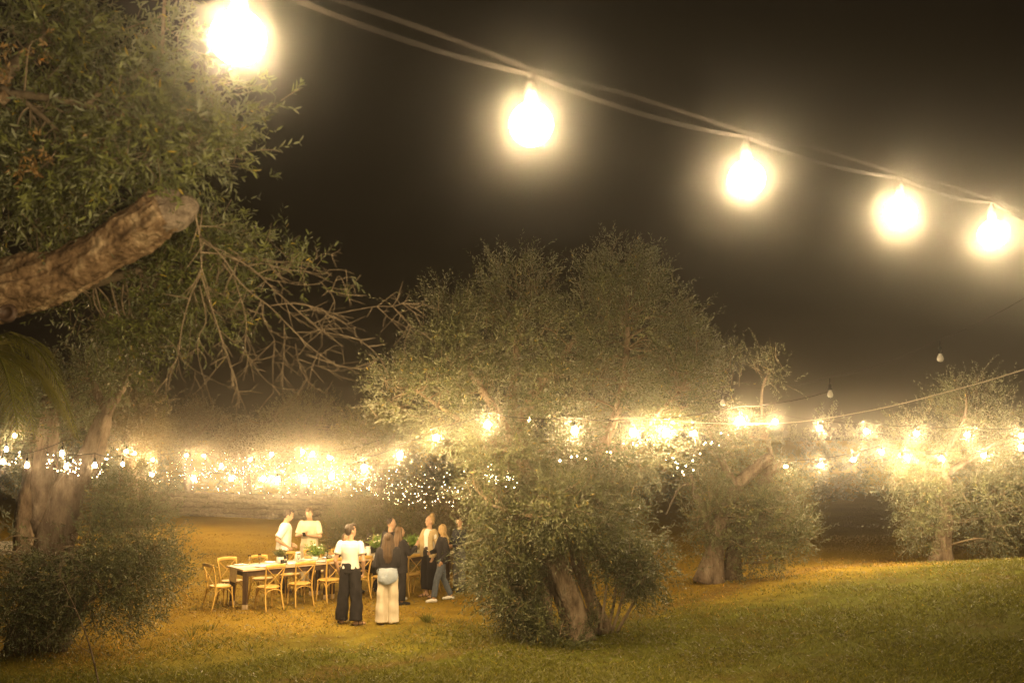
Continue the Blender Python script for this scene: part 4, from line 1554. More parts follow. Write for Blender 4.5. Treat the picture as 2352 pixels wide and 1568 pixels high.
near_t = [.46, 1.12, 1.75, 2.40, 3.04, 3.68, 4.32]
copies('dinner_plate', 'white dinner plate set along the near edge of the long table', 'plate', PLATE, 'ceramic', [on_table(t, .16) for t in near_t], 'plates on the near edge')
copies('dinner_plate', 'white dinner plate set along the far edge of the long table', 'plate', PLATE, 'ceramic', [on_table(t, TW - .16) for t in FARPOS], 'plates on the far edge')
copies('wine_glass', 'clear stemmed wine glass by a far side plate', 'glass', GLASS, 'glass', [on_table(t + .17, TW - .22) for t in FARPOS] + [on_table(FARPOS[0] + .42, TW - .15)], 'wine glasses on the far side', 14)
copies('wine_glass', 'clear stemmed wine glass by a near side plate', 'glass', GLASS, 'glass', [on_table(t + .19, .26) for t in near_t[1:]], 'wine glasses on the near side', 14)
copies('water_tumbler', 'small clear water tumbler beside a plate', 'glass', TUMB, 'glass', [on_table(t - .17, .27) for t in near_t[1:]], 'water tumblers', 14)
lathe_thing('glass_carafe', 'clear glass carafe right of the low white flowers', 'carafe', CARAFE, 'glass', on_table(2.08, .40, True))
lathe_thing('glass_carafe', 'clear glass carafe beside the leafy white pot', 'carafe', CARAFE, 'glass', on_table(1.10, .47, True))
lathe_thing('glass_carafe', 'clear glass carafe beside the leafy green vase', 'carafe', CARAFE, 'glass', on_table(4.05, .45, True))
for t_, n_, lab in [(1.38, .44, 'white ceramic pitcher between the leafy pot and the low flowers'), (3.02, .42, 'white ceramic pitcher behind the guest in cream trousers')]:
    th = thing('pitcher', lab, 'pitcher', on_table(t_, n_, True), r_.uniform(0, 6))
    mb = MB()
    mb.lathe(PITCH_, 18)
    mb.obj('body', 'ceramic', th, True)
    mb = MB()
    pts = spline([(.05, 0, .17), (.10, 0, .165), (.105, 0, .10), (.062, 0, .055)], 5)
    mb.tube(pts, .008, 6)
    mb.obj('handle', 'ceramic', th, True)


def bowl(label, loc, fill):
    th = thing('serving_bowl', label, 'bowl', loc)
    mb = MB()
    mb.lathe([(.05, 0), (.055, .01), (.10, .04), (.125, .08), (.119, .08), (.095, .044), (.05, .016), (.001, .014)], 20)
    mb.obj('body', 'ceramic', th, True)
    if fill:
        mb = MB()
        r = random.Random(len(label))
        for k in range(6):
            a = k * 1.05
            mb.ell((math.cos(a) * .055, math.sin(a) * .055, .075 + r.uniform(0, .02)), (.045, .032, .028), Matrix.Rotation(r.uniform(0, 3), 3, 'Z'), 8, 6)
        mb.ell((0, 0, .10), (.05, .035, .03), None, 8, 6)
        mb.obj('bread', 'bread', th, True)


bowl('white bowl heaped with bread rolls near the low white flowers', on_table(2.22, .62), True)
bowl('white bowl of bread beside the pitcher on the near half', on_table(1.55, .30), True)
bowl('empty white bowl in front of the yellow flowers', on_table(3.35, .30), False)
for t_, n_, lab in [(.78, .30, 'folded linen napkin left of the leafy pot'), (1.42, .22, 'folded linen napkin between the near plates'), (2.05, .24, 'folded linen napkin in front of the carafe')]:
    mb = MB()
    mb.bevbox((0, 0, .008), (.20, .11, .014), .005)
    mb.bevbox((.02, .005, .019), (.15, .09, .009), .004)
    o = mb.obj('napkin', 'linen', None, False, on_table(t_, n_))
    o.rotation_euler = (0, 0, TA + .3)
    tag(o, lab, 'napkin')


def bouquet(label, loc, seed, hgt, wid, vase_h, mat_b='petal_w', nb=16, leafs=60, leaf='bouquet', pot='ceramic'):
    th = thing('flower_vase', label, 'vase', loc)
    mb = MB()
    if pot == 'glass':
        mb.lathe([(.05, 0), (.055, .005), (.06, vase_h), (.056, vase_h), (.05, .01), (.001, .01)], 16)
    else:
        mb.lathe([(.055, 0), (.07, .01), (.078, vase_h * .6), (.07, vase_h), (.064, vase_h), (.07, vase_h * .6), (.06, .02), (.001, .02)], 16)
    mb.obj('pot', pot, th, True)
    rng = np.random.default_rng(seed)
    a = rng.uniform(0, 6.28, leafs)
    tilt = rng.uniform(.05, 1.0, leafs)
    D = np.stack([np.cos(a) * np.sin(tilt), np.sin(a) * np.sin(tilt), np.cos(tilt)], -1)
    D[:, :2] *= wid / hgt
    D /= np.linalg.norm(D, axis=1)[:, None]
    O = np.tile(np.array((0, 0, vase_h * .8)), (leafs, 1)) + rng.normal(0, .02, (leafs, 3)) + D * .03
    V, Fc, R = leaves(O, D, rng, hgt * .85, 14, .055, .42, .15, 6)
    c = mesh_obj('foliage', V, Fc, leaf, th, False, R)
    c['kind'] = 'stuff'
    tw = twig_mesh(O, D, rng, hgt * .9, .0022, .12)
    s = tw.obj('stem_mass', leaf, th)
    s['kind'] = 'stuff'
    mb = MB()
    for p in range(6):
        an = p * 1.047
        R_ = Matrix.Rotation(an, 3, 'Z')
        mb.add([R_ @ Vector(q) for q in [(0, 0, 0), (.6, -.35, .25), (1.1, 0, .35), (.6, .35, .25)]], [(0, 1, 2, 3)])
    mb.ell((0, 0, .12), (.22, .22, .18), None, 6, 4)
    fm = mb.mesh('blossom', mat_b, False)
    for k in range(nb):
        j = rng.integers(leafs)
        p = O[j] + D[j] * hgt * rng.uniform(.7, 1.0) + rng.normal(0, .015, 3) - np.array((0, 0, .05 * hgt))
        q = Vector(D[j]).to_track_quat('Z', 'Y').to_euler()
        s = rng.uniform(.018, .030)
        data_obj('blossom', fm, th, p, q, (s, s, s))


bouquet('white pot with a small dark green leafy plant', on_table(.98, .44, True), 3, .16, .12, .13, nb=0, leafs=34, leaf='olive_near')
bouquet('low arrangement of green leaves with small white flowers', on_table(1.78, .46, True), 4, .27, .26, .08, nb=14, leafs=70)
bouquet('tall yellow green bouquet with white blossoms near the dark haired seated guest', on_table(3.28, .46, True), 5, .30, .28, .16, mat_b='petal_w', nb=20, leafs=90, pot='glass')
bouquet('leafy green bouquet by the outstretched hand of the tan jacket guest', on_table(4.22, .46, True), 6, .26, .26, .15, nb=6, leafs=80, pot='glass')

# small table behind the forked olive
q = Vector((X(-40, 24.6), 24.4, 0))
q.z = gz(q.x, q.y)
build_table('small dining table with white cloth glimpsed behind the forked olive', (q.x - .6, q.y, q.z), .15, 1.7, .8, .76, False)
mb = MB()
mb.bevbox((0, 0, 0), (1.72, .84, .012), .004)
mb.bevbox((0, -.424, -.12), (1.72, .008, .24), .003)
o = mb.obj('tablecloth', 'linen', None, False, (q.x - .6 + .85 * math.cos(.15) - .4 * math.sin(.15), q.y + .85 * math.sin(.15) + .4 * math.cos(.15), q.z + .772))
o.rotation_euler = (0, 0, .15)
tag(o, 'white cloth on the small table behind the forked olive', 'tablecloth')
bouquet('pale flower pot on the small cloth covered table', (q.x + .05, q.y + .35, q.z + .78), 8, .34, .4, .14, nb=22, leafs=60)


# ------------------------------------------------------------------ people
def blob(name, mb, mat, parent, voxel=.011, smooth_it=4, fn=None):
    me = bpy.data.meshes.new(name)
    me.from_pydata(mb.v, [], mb.f)
    me.update()
    tmp = bpy.data.objects.new('tmp', me)
    COL.objects.link(tmp)
    md = tmp.modifiers.new('r', 'REMESH')
    md.mode = 'VOXEL'
    md.voxel_size = voxel
    ms = tmp.modifiers.new('s', 'SMOOTH')
    ms.factor = .5
    ms.iterations = smooth_it
    dg = bpy.context.evaluated_depsgraph_get()
    m2 = bpy.data.meshes.new_from_object(tmp.evaluated_get(dg))
    bpy.data.objects.remove(tmp)
    bpy.data.meshes.remove(me)
    m2.name = name
    if fn is not None:
        n = len(m2.vertices)
        co = np.empty(n * 3)
        m2.vertices.foreach_get('co', co)
        nr = np.empty(n * 3)
        m2.vertices.foreach_get('normal', nr)
        co = co.reshape(-1, 3)
        co = co + nr.reshape(-1, 3) * fn(co)[:, None]
        m2.vertices.foreach_set('co', co.ravel())
        m2.update()
    m2.materials.clear()
    m2.materials.append(MAT[mat])
    m2.polygons.foreach_set('use_smooth', np.ones(len(m2.polygons), dtype=bool))
    o = bpy.data.objects.new(name, m2)
    COL.objects.link(o)
    o.parent = parent
    return o


def hand(mb, wrist, direc, palm_n, side, curl=.5, s=1.0):
    """wrist point, direction of fingers, palm normal"""
    d = Vector(direc).normalized()
    n = (Vector(palm_n) - d * Vector(palm_n).dot(d)).normalized()
    l = d.cross(n) * side
    R = Matrix((l, d, n)).transposed()
    c = Vector(wrist) + d * .045 * s
    mb.ell(c, (.040 * s, .050 * s, .017 * s), R, 10, 8)
    for k, (off, ln) in enumerate([(-.029, .062), (-.010, .074), (.010, .070), (.028, .054)]):
        b0 = Vector(wrist) + d * .078 * s + l * off * s
        a1, a2 = curl * .6, curl * 1.5
        p1 = b0 + (d * math.cos(a1) + n * math.sin(a1)) * ln * .5 * s
        p2 = p1 + (d * math.cos(a2) + n * math.sin(a2)) * ln * .55 * s
        mb.tube([b0 - d * .015 * s, p1, p2], [.0095 * s, .009 * s, .0075 * s], 6, True, None, True)
    b0 = Vector(wrist) + d * .03 * s - l * .034 * s
    p1 = b0 + (d * .7 - l * .55 + n * .3).normalized() * .038 * s
    p2 = p1 + (d * .85 - l * .15 + n * .4).normalized() * .032 * s
    mb.tube([b0 + l * .012 * s, p1, p2], [.012 * s, .0105 * s, .0085 * s], 6, True, None, True)


def folds(co, amp, k, seed, zfreq=3.0):
    ph = seed * 1.7
    return amp * (np.sin(co[:, 0] * k + ph + np.sin(co[:, 2] * zfreq + ph) * 1.6) * np.sin(co[:, 1] * k * .8 + ph * 2 + co[:, 2] * 2.0)
                  + .6 * np.sin(co[:, 2] * 23 + 9 * co[:, 0] + ph) * np.sin(co[:, 0] * 13 + ph))


def person(label, px, d, Hh, yaw, o=None, seat=False, pos=None):
    o = o or {}
    s = Hh / 1.75
    if pos is None:
        x = X(px, d)
        pos = Vector((x, d, gz(x, d)))
    t = thing('person', label, 'person', pos, yaw, 'dinner guests on the lawn')
    fem = o.get('fem', False)
    sd = o.get('seed', 1)
    V3 = lambda a: Vector(a) * s
    shw = .158 if fem else .182
    hipw = .165 if fem else .158
    seatdz = -.45 if seat else 0
    hz = Vector((0, 0, seatdz))
    lean = Vector((o.get('leanx', 0), o.get('lean', 0), 0))

    def TB(a):                       # torso point with lean
        a = Vector(a)
        k = max(0, (a.z - .95) / .6)
        return (a + lean * k + hz) * s
    arms = o.get('arms', {})
    mb = MB()
    # head
    hy, hp, hr = o.get('head', (0, 0, 0))
    piv = TB((0, 0, 1.50))
    HR = Matrix.Rotation(hy, 3, 'Z') @ Matrix.Rotation(hp, 3, 'X') @ Matrix.Rotation(hr, 3, 'Y')

    def HP(a):
        return piv + HR @ ((Vector(a) - Vector((0, 0, 1.50))) * s)
    mb.ell(HP((0, .005, 1.645)), (.074 * s, .092 * s, .105 * s), HR, 16, 12)
    mb.ell(HP((0, .038, 1.585)), (.054 * s, .058 * s, .070 * s), HR, 12, 10)
    mb.ell(HP((0, .062, 1.545)), (.028 * s, .030 * s, .022 * s), HR, 10, 8)
    mb.tube([HP((0, .086, 1.652)), HP((0, .104, 1.618)), HP((0, .098, 1.604))], [.009 * s, .014 * s, .015 * s], 8, True, None, True)
    mb.ell(HP((0, .086, 1.572)), (.024 * s, .012 * s, .011 * s), HR, 8, 6)
    mb.ell(HP((0, .080, 1.672)), (.046 * s, .016 * s, .010 * s), HR, 8, 6)
    for q in (-1, 1):
        mb.ell(HP((q * .076, -.004, 1.628)), (.010 * s, .020 * s, .031 * s), HR, 8, 8)
    mb.tube([TB((0, -.012, 1.38)), TB((0, -.008, 1.46)), HP((0, .0, 1.57))], [.062 * s, (.048 if fem else .056) * s, (.047 if fem else .054) * s], 12, True)
    # torso
    mb.tube([TB((0, 0, .93)), TB((0, 0, 1.06)), TB((0, 0, 1.22)), TB((0, 0, 1.34)), TB((0, -.005, 1.42)), TB((0, -.008, 1.455))],
            [.105 * s, .092 * s, .108 * s, .105 * s, .08 * s, .055 * s], 16, True, [1.45, 1.35, 1.42, 1.55, 1.75, 1.3], up=(0, 1, 0))
    # arms
    wr = {}
    for q, nm in ((1, 'R'), (-1, 'L')):
        a = arms.get(nm, {})
        sh = TB((q * shw, -.005, 1.405))
        el = TB(a.get('e', (q * (shw + .055), -.03, 1.12)))
        wp = TB(a.get('w', (q * (shw + .06), .03, .88)))
        mb.tube([sh, sh.lerp(el, .5), el], [.050 * s, .045 * s, .037 * s], 10, True, None, True)
        mb.tube([el, el.lerp(wp, .35), wp], [.038 * s, .037 * s, .026 * s], 10, True, None, True)
        hd = (wp - el).normalized()
        pn = Vector(a.get('n', (-q, 0, 0)))
        hand(mb, wp, Vector(a['d']) if 'd' in a else hd, pn, q, a.get('curl', .5), s)
        wr[nm] = (sh, el, wp)
    # legs
    legs = o.get('legs', {})
    LG = {}
    for q, nm in ((1, 'R'), (-1, 'L')):
        l = legs.get(nm, {})
        if seat:
            hp_, kn, an = Vector((q * .09, 0, .47)), Vector((q * .12, .42, .50)), Vector((q * .11, .40, .09))
        else:
            hp_ = Vector((q * .088, 0, .93))
            kn = Vector(l.get('k', (q * .10, .015, .50)))
            an = Vector(l.get('a', (q * .105, -.01, .085)))
        hp_, kn, an = hp_ * s, kn * s, an * s
        mb.tube([hp_, hp_.lerp(kn, .4), kn], [.086 * s, .078 * s, .056 * s], 12, True, None, True)
        mb.tube([kn, kn.lerp(an, .3), an], [.054 * s, .054 * s, .036 * s], 12, True, None, True)
        fa = l.get('f', q * -.25)
        fd = Vector((math.sin(-fa), math.cos(fa), 0))
        heel = an + Vector((0, 0, -.05 * s)) - fd * .03 * s
        toe = an + Vector((0, 0, -.062 * s)) + fd * .155 * s
        mb.tube([heel, heel.lerp(toe, .5) + Vector((0, 0, .006)), toe], [.034 * s, .036 * s, .022 * s], 10, True, [1.0, 1.15, 1.5], True, up=(0, 0, 1))
        LG[nm] = (hp_, kn, an, fd, heel, toe)
    blob('body', mb, 'skin', t, .0095, 3)
    # eyes
    for q in (-1, 1):
        m_ = MB()
        m_.ell(HP((q * .030, .083, 1.644)), (.012 * s, .008 * s, .007 * s), HR, 8, 6)
        m_.obj('eye', 'eye', t, True)
    # shoes
    kind = o.get('shoe', ('sandal', 'leather'))
    for nm in 'RL':
        hp_, kn, an, fd, heel, toe = LG[nm]
        m_ = MB()
        zb = heel.z - .036 * s
        sidev = fd.cross(Vector((0, 0, 1)))
        if kind[0] == 'sandal':
            m_.tube([heel + Vector((0, 0, -.03 * s)) - fd * .02, heel.lerp(toe, .6) + Vector((0, 0, -.026 * s)), toe + Vector((0, 0, -.014 * s)) + fd * .025], [.015, .015, .012], 10, True, [2.6, 3.0, 2.8], True, up=(0, 0, 1))
            for u_ in (.35, .75):
                c = heel.lerp(toe, u_)
                m_.tube([c + sidev * .05 * s + Vector((0, 0, -.03 * s)), c + sidev * .032 * s + Vector((0, 0, .028 * s)), c - sidev * .032 * s + Vector((0, 0, .028 * s)), c - sidev * .05 * s + Vector((0, 0, -.03 * s))], .011, 6, True)
        else:
            m_.tube([heel + Vector((0, 0, -.002)) - fd * .012, heel.lerp(toe, .45) + Vector((0, 0, .012)), toe + Vector((0, 0, .002)) + fd * .02], [.044 * s, .046 * s, .032 * s], 12, True, [1.0, 1.05, 1.35], True, up=(0, 0, 1))
        blob('shoe', m_, kind[1], t, .008, 2)
    # trousers
    tr = o.get('trousers', {'mat': 'black_cloth', 'hem': .13, 'knee': .09, 'len': .06})
    m_ = MB()
    wz = tr.get('waist', 1.06)
    m_.tube([TB((0, 0, .90)), TB((0, .0, .98)), TB((0, 0, wz))], [.125 * s, .128 * s, (.104 if fem else .116) * s], 16, True, [1.42, 1.40, 1.32], up=(0, 1, 0))
    for nm, q in (('R', 1), ('L', -1)):
        hp_, kn, an, fd, heel, toe = LG[nm]
        bot = an + Vector((0, 0, (tr['len'] - .085) * s)) if not seat else an
        m_.tube([hp_ + Vector((0, 0, .03 * s)), hp_.lerp(kn, .5), kn, kn.lerp(bot, .5), bot + (bot - kn).normalized() * .0],
                [.104 * s, (.5 * .10 + .5 * tr['knee']) * s, tr['knee'] * s, (tr['knee'] + tr['hem']) / 2 * s, tr['hem'] * s], 14, True, [1.0, 1.0, 1.02, 1.05, 1.08])
    am = .010 if tr['hem'] > .1 else .005
    blob('trousers', m_, tr['mat'], t, .0115, 3, lambda co: folds(co, am, 34, sd, 1.2))
    # top
    tp_ = o.get('top', {'mat': 'white_cloth', 'sleeve': .55, 'hem': .93})
    m_ = MB()
    ex = tp_.get('loose', .018)
    hemz = tp_['hem']
    wl = ex + tp_.get('boxy', 0)
    m_.tube([TB((0, 0, hemz)), TB((0, 0, (hemz + 1.1) / 2 + .02)), TB((0, 0, 1.12)), TB((0, 0, 1.25)), TB((0, 0, 1.35)), TB((0, -.005, 1.425)), TB((0, -.008, 1.46))],
            [(.112 + wl) * s, (.102 + wl) * s, (.096 + wl) * s, (.108 + ex) * s, (.106 + ex) * s, (.084 + ex * .8) * s, (.060 + ex * .5) * s], 18, True, [1.42, 1.38, 1.4, 1.42, 1.53, 1.72, 1.35], up=(0, 1, 0))
    for nm in 'RL':
        sh, el, wp = wr[nm]
        sl = tp_['sleeve']
        r0 = .058 + ex * .6
        m_.ell(sh + Vector((0, 0, .002)), (r0 * .93 * s, r0 * .93 * s, r0 * .92 * s), None, 12, 10)
        if sl <= 1:
            m_.tube([sh, sh.lerp(el, sl * .6), sh.lerp(el, sl)], [r0 * s, (r0 + .001) * s, (r0 + .002) * s], 12, True)
        else:
            m_.tube([sh, sh.lerp(el, .5), el], [r0 * s, r0 * .95 * s, r0 * .85 * s], 12, True, None, True)
            e2 = el.lerp(wp, sl - 1)
            m_.tube([el, el.lerp(e2, .5), e2], [r0 * .85 * s, r0 * .82 * s, r0 * .70 * s], 12, True, None, True)
    blob('top', m_, tp_['mat'], t, .0105, 3, lambda co: folds(co, .0045, 24, sd + 3, 5))
    # hair
    hr_ = o.get('hair', {'mat': 'hair_dark', 'style': 'short'})
    m_ = MB()
    st = hr_['style']
    if st == 'buzz':
        m_.ell(HP((0, -.016, 1.668)), (.075 * s, .084 * s, .088 * s), HR, 14, 10)
    else:
        m_.ell(HP((0, -.026, 1.670)), (.082 * s, .090 * s, .096 * s), HR, 16, 12)
        m_.ell(HP((0, -.048, 1.625)), (.070 * s, .055 * s, .075 * s), HR, 12, 10)
        if st == 'short':
            m_.ell(HP((.01, .04, 1.742)), (.055 * s, .050 * s, .026 * s), HR, 12, 8)
            for q in (-1, 1):
                m_.tube([HP((q * .073, .018, 1.69)), HP((q * .076, .012, 1.635))], [.014 * s, .010 * s], 6, True, None, True)
    if st == 'bun':
        m_.ell(HP((0, -.05, 1.775)), (.045 * s, .045 * s, .035 * s), HR, 10, 8)
        m_.tube([HP((.055, -.02, 1.66)), HP((.075, -.03, 1.55)), TB((.085, -.01, 1.42)), TB((.09, .02, 1.32))], [.03 * s, .03 * s, .026 * s, .01 * s], 8, True, None, True)
    if st in ('long', 'mid'):
        zl = hr_.get('end', 1.12)
        m_.tube([HP((0, -.035, 1.68)), HP((0, -.07, 1.58)), TB((0, -.105, 1.44)), TB((.0, -.125, (1.44 + zl) / 2)), TB((.01, -.125, zl))], [.055 * s, .045 * s, .036 * s, .036 * s, .018 * s], 12, True, [1.55, 2.0, 2.8, 3.0, 2.6], up=(0, 1, 0))
        for q in (-1, 1):
            m_.tube([HP((q * .062, .01, 1.69)), HP((q * .082, -.005, 1.60)), TB((q * .10, -.03, 1.46)), TB((q * .115, -.06, (1.44 + zl) / 2 + .05)), TB((q * .09, -.085, zl + .06))], [.030 * s, .032 * s, .034 * s, .034 * s, .014 * s], 8, True, None, True)
    blob('hair', m_, hr_['mat'], t, .009, 2, lambda co: .004 * np.sin(np.arctan2(co[:, 1], co[:, 0] + 1e-6) * 14 + co[:, 2] * 7 + sd) + .003 * np.sin(co[:, 0] * 170 + co[:, 2] * 12))
    ex_ = o.get('extra')
    if ex_:
        ex_(t, s, TB, HP, LG, wr)
    return t


PI = math.pi


def jacket(t, s, TB, HP, LG, wr):
    m_ = MB()
    for q in (-1, 1):
        m_.tube([TB((q * .105, .035, 1.44)), TB((q * .115, .075, 1.30)), TB((q * .125, .085, 1.15)), TB((q * .140, .085, 1.0)), TB((q * .15, .08, .86))], [.035 * s, .040 * s, .036 * s, .036 * s, .034 * s], 10, True, [1.9, 2.0, 2.1, 2.2, 2.2], up=(0, 1, 0))
        sh, el, wp = wr['R' if q > 0 else 'L']
        m_.tube([sh, sh.lerp(el, .5), el], [.072 * s, .066 * s, .058 * s], 12, True, None, True)
        m_.tube([el, el.lerp(wp, .9)], [.058 * s, .046 * s], 12, True, None, True)
    m_.tube([TB((0, -.07, .86)), TB((0, -.07, 1.1)), TB((0, -.06, 1.3)), TB((0, -.045, 1.45))], [.07 * s, .065 * s, .075 * s, .05 * s], 14, True, [2.5, 2.5, 2.4, 2.2], up=(0, 1, 0))
    blob('jacket', m_, 'tan_cloth', t, .011, 3, lambda co: folds(co, .004, 26, 4, 5))
    m_ = MB()
    m_.tube([TB((0, 0, 1.025)), TB((0, 0, 1.055))], [.122 * s, .121 * s], 20, True, [1.34, 1.33], up=(0, 1, 0))
    m_.obj('belt', 'leather', t, True)


def tied_shirt(t, s, TB, HP, LG, wr):
    m_ = MB()
    m_.tube([TB((0, -.02, 1.06)), TB((0, -.035, .98)), TB((0, -.035, .90)), TB((0, -.035, .83)), TB((.01, -.035, .77))], [.130 * s, .137 * s, .140 * s, .137 * s, .118 * s], 16, True, [1.42, 1.42, 1.42, 1.40, 1.32], up=(0, 1, 0))
    m_.tube([TB((-.16, -.02, 1.20)), TB((-.20, .0, 1.08)), TB((-.185, .01, .97))], [.035 * s, .045 * s, .035 * s], 10, True, None, True)
    blob('tied_shirt', m_, 'blue_cloth', t, .010, 3, lambda co: folds(co, .006, 30, 9, 7))


# near guest with his back to us
person('person in white tee and black wide trousers with back turned, hands in pockets', 812, 18.45, 1.78, -.12, dict(
    seed=1, head=(-.75, 0, 0), top=dict(mat='white_cloth', sleeve=.62, hem=.97, loose=.012), trousers=dict(mat='black_cloth', hem=.122, knee=.105, len=.075, waist=1.07),
    hair=dict(mat='hair_dark', style='short'), arms=dict(R=dict(e=(.262, -.06, 1.12), w=(.225, .05, .90), curl=.9), L=dict(e=(-.262, -.05, 1.12), w=(-.225, .06, .90), curl=.9)),
    legs=dict(R=dict(k=(.12, -.02, .50), a=(.15, -.10, .085), f=-.9), L=dict(k=(-.12, .015, .50), a=(-.15, .02, .085), f=.5)), shoe=('sandal', 'leather')))
person('person with long hair, black top, cream wide trousers and pale blue shirt at the waist', 897, 18.4, 1.62, .08, dict(
    fem=True, seed=2, head=(.05, .12, 0), top=dict(mat='black_cloth', sleeve=1.5, hem=1.02, loose=.032), trousers=dict(mat='beige_cloth', hem=.122, knee=.106, len=.03, waist=1.08),
    hair=dict(mat='hair_deep', style='long', end=1.17), arms=dict(R=dict(e=(.20, .04, 1.12), w=(.08, .20, 1.12), n=(-1, 0, 0)), L=dict(e=(-.245, -.02, 1.12), w=(-.20, .12, .95))),
    legs=dict(R=dict(k=(.10, .01, .5), a=(.115, .03, .085)), L=dict(k=(-.10, .01, .5), a=(-.12, -.04, .085), f=.4)), extra=tied_shirt, shoe=('sandal', 'leather')))
person('person with cropped hair in all black clothes and white shoes in conversation', 903, 21.1, 1.68, -.7, dict(
    seed=3, head=(-.6, 0, 0), top=dict(mat='black_cloth', sleeve=1.9, hem=.93, loose=.02), trousers=dict(mat='black_cloth', hem=.085, knee=.085, len=.08), hair=dict(mat='hair_dark', style='buzz'),
    arms=dict(R=dict(e=(.23, .10, 1.14), w=(.14, .34, 1.16), n=(-1, 0, .3))), legs=dict(R=dict(k=(.12, .06, .5), a=(.14, .10, .085), f=-.5)), shoe=('shoe', 'shoe_white')))
person('person with long hair in a long black coat gesturing with a raised hand', 924, 20.55, 1.55, -.9, dict(
    fem=True, seed=4, head=(-.3, .05, 0), top=dict(mat='black_cloth', sleeve=1.85, hem=.72, loose=.03, boxy=.02), trousers=dict(mat='black_cloth', hem=.08, knee=.08, len=.1), hair=dict(mat='hair_brown', style='long', end=1.16),
    arms=dict(R=dict(e=(.23, .10, 1.16), w=(.17, .33, 1.30), d=(.05, .35, .9), n=(-1, 0, 0), curl=.35)), shoe=('shoe', 'black_cloth')))
person('person with blond hair up, tan jacket over white top, hand on a chair back', 990, 21.6, 1.70, PI - .75, dict(
    fem=True, seed=5, head=(-.25, .05, 0), top=dict(mat='white_cloth', sleeve=.5, hem=1.0, loose=.008), trousers=dict(mat='black_cloth', hem=.11, knee=.105, len=.17, waist=1.09), hair=dict(mat='hair_blond', style='bun'),
    arms=dict(R=dict(e=(.27, .06, 1.15), w=(.36, .20, .94), d=(.35, .5, -.5), n=(0, 0, -1)), L=dict(e=(-.23, -.03, 1.12), w=(-.19, .06, .88))), extra=jacket, shoe=('sandal', 'leather')))
person('person with loose blond hair, black top and blue jeans striding past the tan jacket', 1019, 21.1, 1.57, PI * .5 + .35, dict(
    fem=True, seed=6, head=(-1.6, 0, 0), top=dict(mat='black_cloth', sleeve=1.9, hem=.86, loose=.026), trousers=dict(mat='jeans', hem=.062, knee=.07, len=.11), hair=dict(mat='hair_blond', style='mid', end=1.26),
    arms=dict(R=dict(e=(.22, .08, 1.13), w=(.10, .26, 1.10)), L=dict(e=(-.23, -.06, 1.12), w=(-.20, .06, .93))),
    legs=dict(R=dict(k=(.09, -.05, .5), a=(.09, -.24, .10), f=-.1), L=dict(k=(-.09, .16, .5), a=(-.09, .22, .085), f=.1)), shoe=('shoe', 'shoe_white')))
person('person in dark top and grey jeans standing half behind the olive leaves', 1058, 22.2, 1.60, 2.2, dict(
    seed=7, head=(.4, 0, 0), top=dict(mat='navy_cloth', sleeve=1.9, hem=.93, loose=.02), trousers=dict(mat='grey_cloth', hem=.10, knee=.095, len=.08), hair=dict(mat='hair_dark', style='short'),
    arms=dict(R=dict(e=(.22, .08, 1.14), w=(.08, .27, 1.18)), L=dict(e=(-.23, .04, 1.13), w=(-.10, .25, 1.10))), shoe=('shoe', 'black_cloth')))
person('person in loose white shirt and navy trousers bowing towards the guest in pale yellow', 661, 22.0, 1.78, -PI / 2 + .25, dict(
    seed=8, head=(0, -.38, 0), lean=.05, top=dict(mat='white_cloth', sleeve=.85, hem=.90, loose=.035, boxy=.015), trousers=dict(mat='navy_cloth', hem=.09, knee=.088, len=.08), hair=dict(mat='hair_dark', style='short'),
    arms=dict(R=dict(e=(.26, -.16, 1.14), w=(.17, .10, .96), curl=.8), L=dict(e=(-.24, -.02, 1.12), w=(-.18, .18, 1.0))), shoe=('shoe', 'leather')))
person('person in pale yellow shirt and cream trousers looking down at a phone', 719, 22.5, 1.78, PI - .15, dict(
    seed=9, head=(.15, -.5, 0), top=dict(mat='cream_cloth', sleeve=.8, hem=.90, loose=.016, boxy=.02), trousers=dict(mat='cream_cloth', hem=.11, knee=.10, len=.08), hair=dict(mat='hair_brown', style='short'),
    arms=dict(R=dict(e=(.27, .05, 1.13), w=(.06, .25, 1.18), d=(-.8, .3, .2), n=(0, 0, 1), curl=.8), L=dict(e=(-.27, .05, 1.13), w=(-.07, .24, 1.17), d=(.8, .3, .2), n=(0, 0, 1), curl=.8)), shoe=('shoe', 'leather')))
for k, lab, hair, topm in [(5, 'dark haired person in black seated at the far side by the yellow flowers', 'hair_dark', 'black_cloth'), (4, 'person in dark top seated on the far side, hidden behind the white tee', 'hair_brown', 'navy_cloth')]:
    q = tp(FARPOS[k], TW + .22)
    person(lab, 0, 0, 1.66, FACE_N + PI, dict(fem=True, seed=10 + k, head=(.9 if k == 5 else -.2, .0, 0), top=dict(mat=topm, sleeve=1.8, hem=.93, loose=.02), trousers=dict(mat='black_cloth', hem=.08, knee=.085, len=.1, waist=1.0), hair=dict(mat=hair, style='mid', end=1.3),
           arms=dict(R=dict(e=(.24, .10, 1.17), w=(.14, .30, 1.26)), L=dict(e=(-.24, .10, 1.17), w=(-.14, .30, 1.26))), shoe=('shoe', 'black_cloth')), True, Vector((q.x, q.y, gz(q.x, q.y))))

# phone in the hands of the guest in pale yellow
mb = MB()
mb.bevbox((0, 0, 0), (.072, .15, .009), .003)
yq = PI - .15
pp = Matrix.Rotation(yq, 3, 'Z') @ Vector((0, .335, 1.215)) + Vector((X(719, 22.5), 22.5, gz(X(719, 22.5), 22.5)))
o = mb.obj('phone', 'socket', None, False, pp)
o.rotation_euler = (.7, 0, yq)
tag(o, 'small dark phone held by the guest in pale yellow', 'phone')


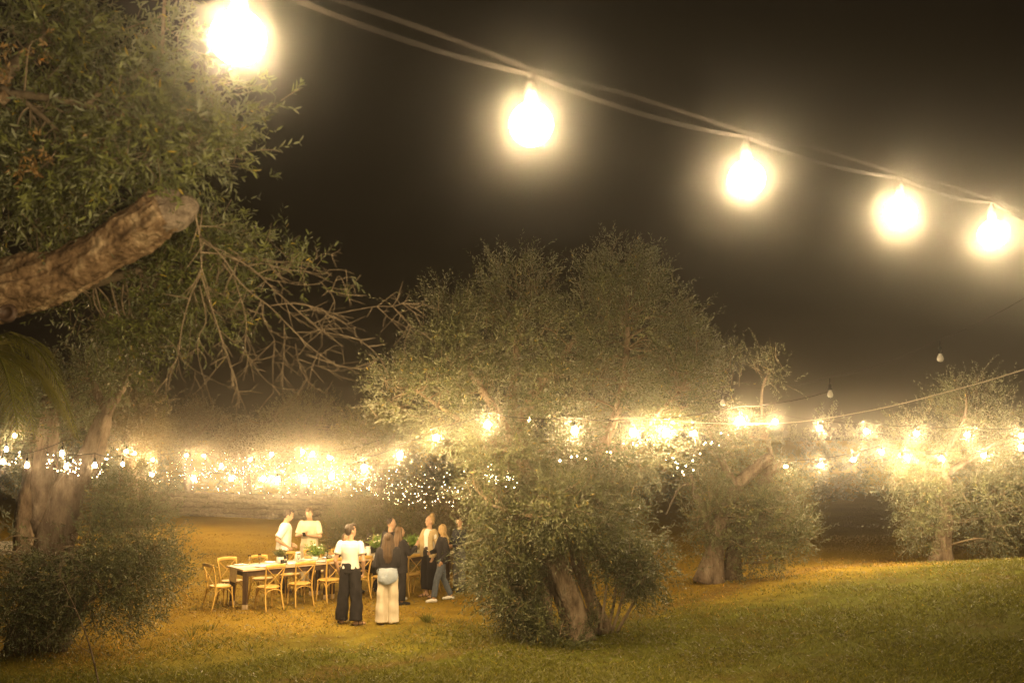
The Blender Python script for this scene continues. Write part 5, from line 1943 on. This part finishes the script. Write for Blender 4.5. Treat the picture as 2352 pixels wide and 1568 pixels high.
# ------------------------------------------------------------------ small plants on the lawn
def weed(label, px, py, seed, h, n=40, mat='grass', cat='weed', thin=False):
    dd = FPX * CAM_H / (py - 1000)
    x = X(px, dd)
    rng = np.random.default_rng(seed)
    a = rng.uniform(0, 6.28, n)
    ti = rng.uniform(.05, .9, n)
    D = np.stack([np.cos(a) * np.sin(ti), np.sin(a) * np.sin(ti), np.cos(ti)], -1)
    L = h * rng.uniform(.5, 1.2, (n, 1))
    o_ = rng.normal(0, .03, (n, 3)) * np.array((1, 1, 0))
    wv = np.cross(D, rng.normal(size=(n, 3)))
    wv /= np.linalg.norm(wv, axis=1)[:, None]
    wv *= .007
    mid = o_ + D * L * .6
    tip = o_ + D * L + np.array((0, 0, -.2 * h)) * ti[:, None]
    V = np.stack([o_ - wv, o_ + wv, mid + wv, tip, mid - wv], 1).reshape(-1, 3)
    ob = mesh_obj('weed', V, np.arange(len(V)).reshape(-1, 5), mat, None, False, np.repeat(rng.random(n), 5), (x, dd, gz(x, dd) - .01))
    tag(ob, label, cat)


weed('green grass tuft in the lawn between the cream trousers and the huge olive', 987, 1418, 1, .22, 50)
weed('flat dark weed on the dry grass by the striding guest', 1105, 1378, 2, .10, 30)
weed('small dark weed at the path edge right of the huge olive', 1530, 1378, 3, .16, 40)
weed('leafy weed on the lawn at the edge of the dark skirt', 430, 1290, 4, .25, 40)


def sapling():
    d = 13.4
    b = P(235, 1590, d)
    b.z = gz(b.x, b.y)
    t = thing('sapling', 'thin bare dark sapling in front of the dark bushy skirt', 'sapling', b)
    pth = [P(235, 1585, d) - b, P(205, 1480, d) - b, P(165, 1380, d) - b, P(110, 1270, d) - b]
    pth[0].z = -.02
    V, Fc = gnarly(pth, [.014, .011, .008, .004], 6, 4, .05, 6)
    mesh_obj('stem', V, Fc, 'bark', t, True)
    sp = spline(pth, 6)
    r = random.Random(2)
    for k in range(12):
        i = r.randrange(3, len(sp) - 1)
        e = sp[i] + Vector((r.uniform(-.25, .25), r.uniform(-.2, .2), r.uniform(.05, .3)))
        mb = MB()
        mb.tube([sp[i], sp[i].lerp(e, .5) + Vector((r.uniform(-.03, .03), 0, .02)), e], [.005, .004, .002], 4)
        mb.obj('twig', 'bark', t, True)


sapling()
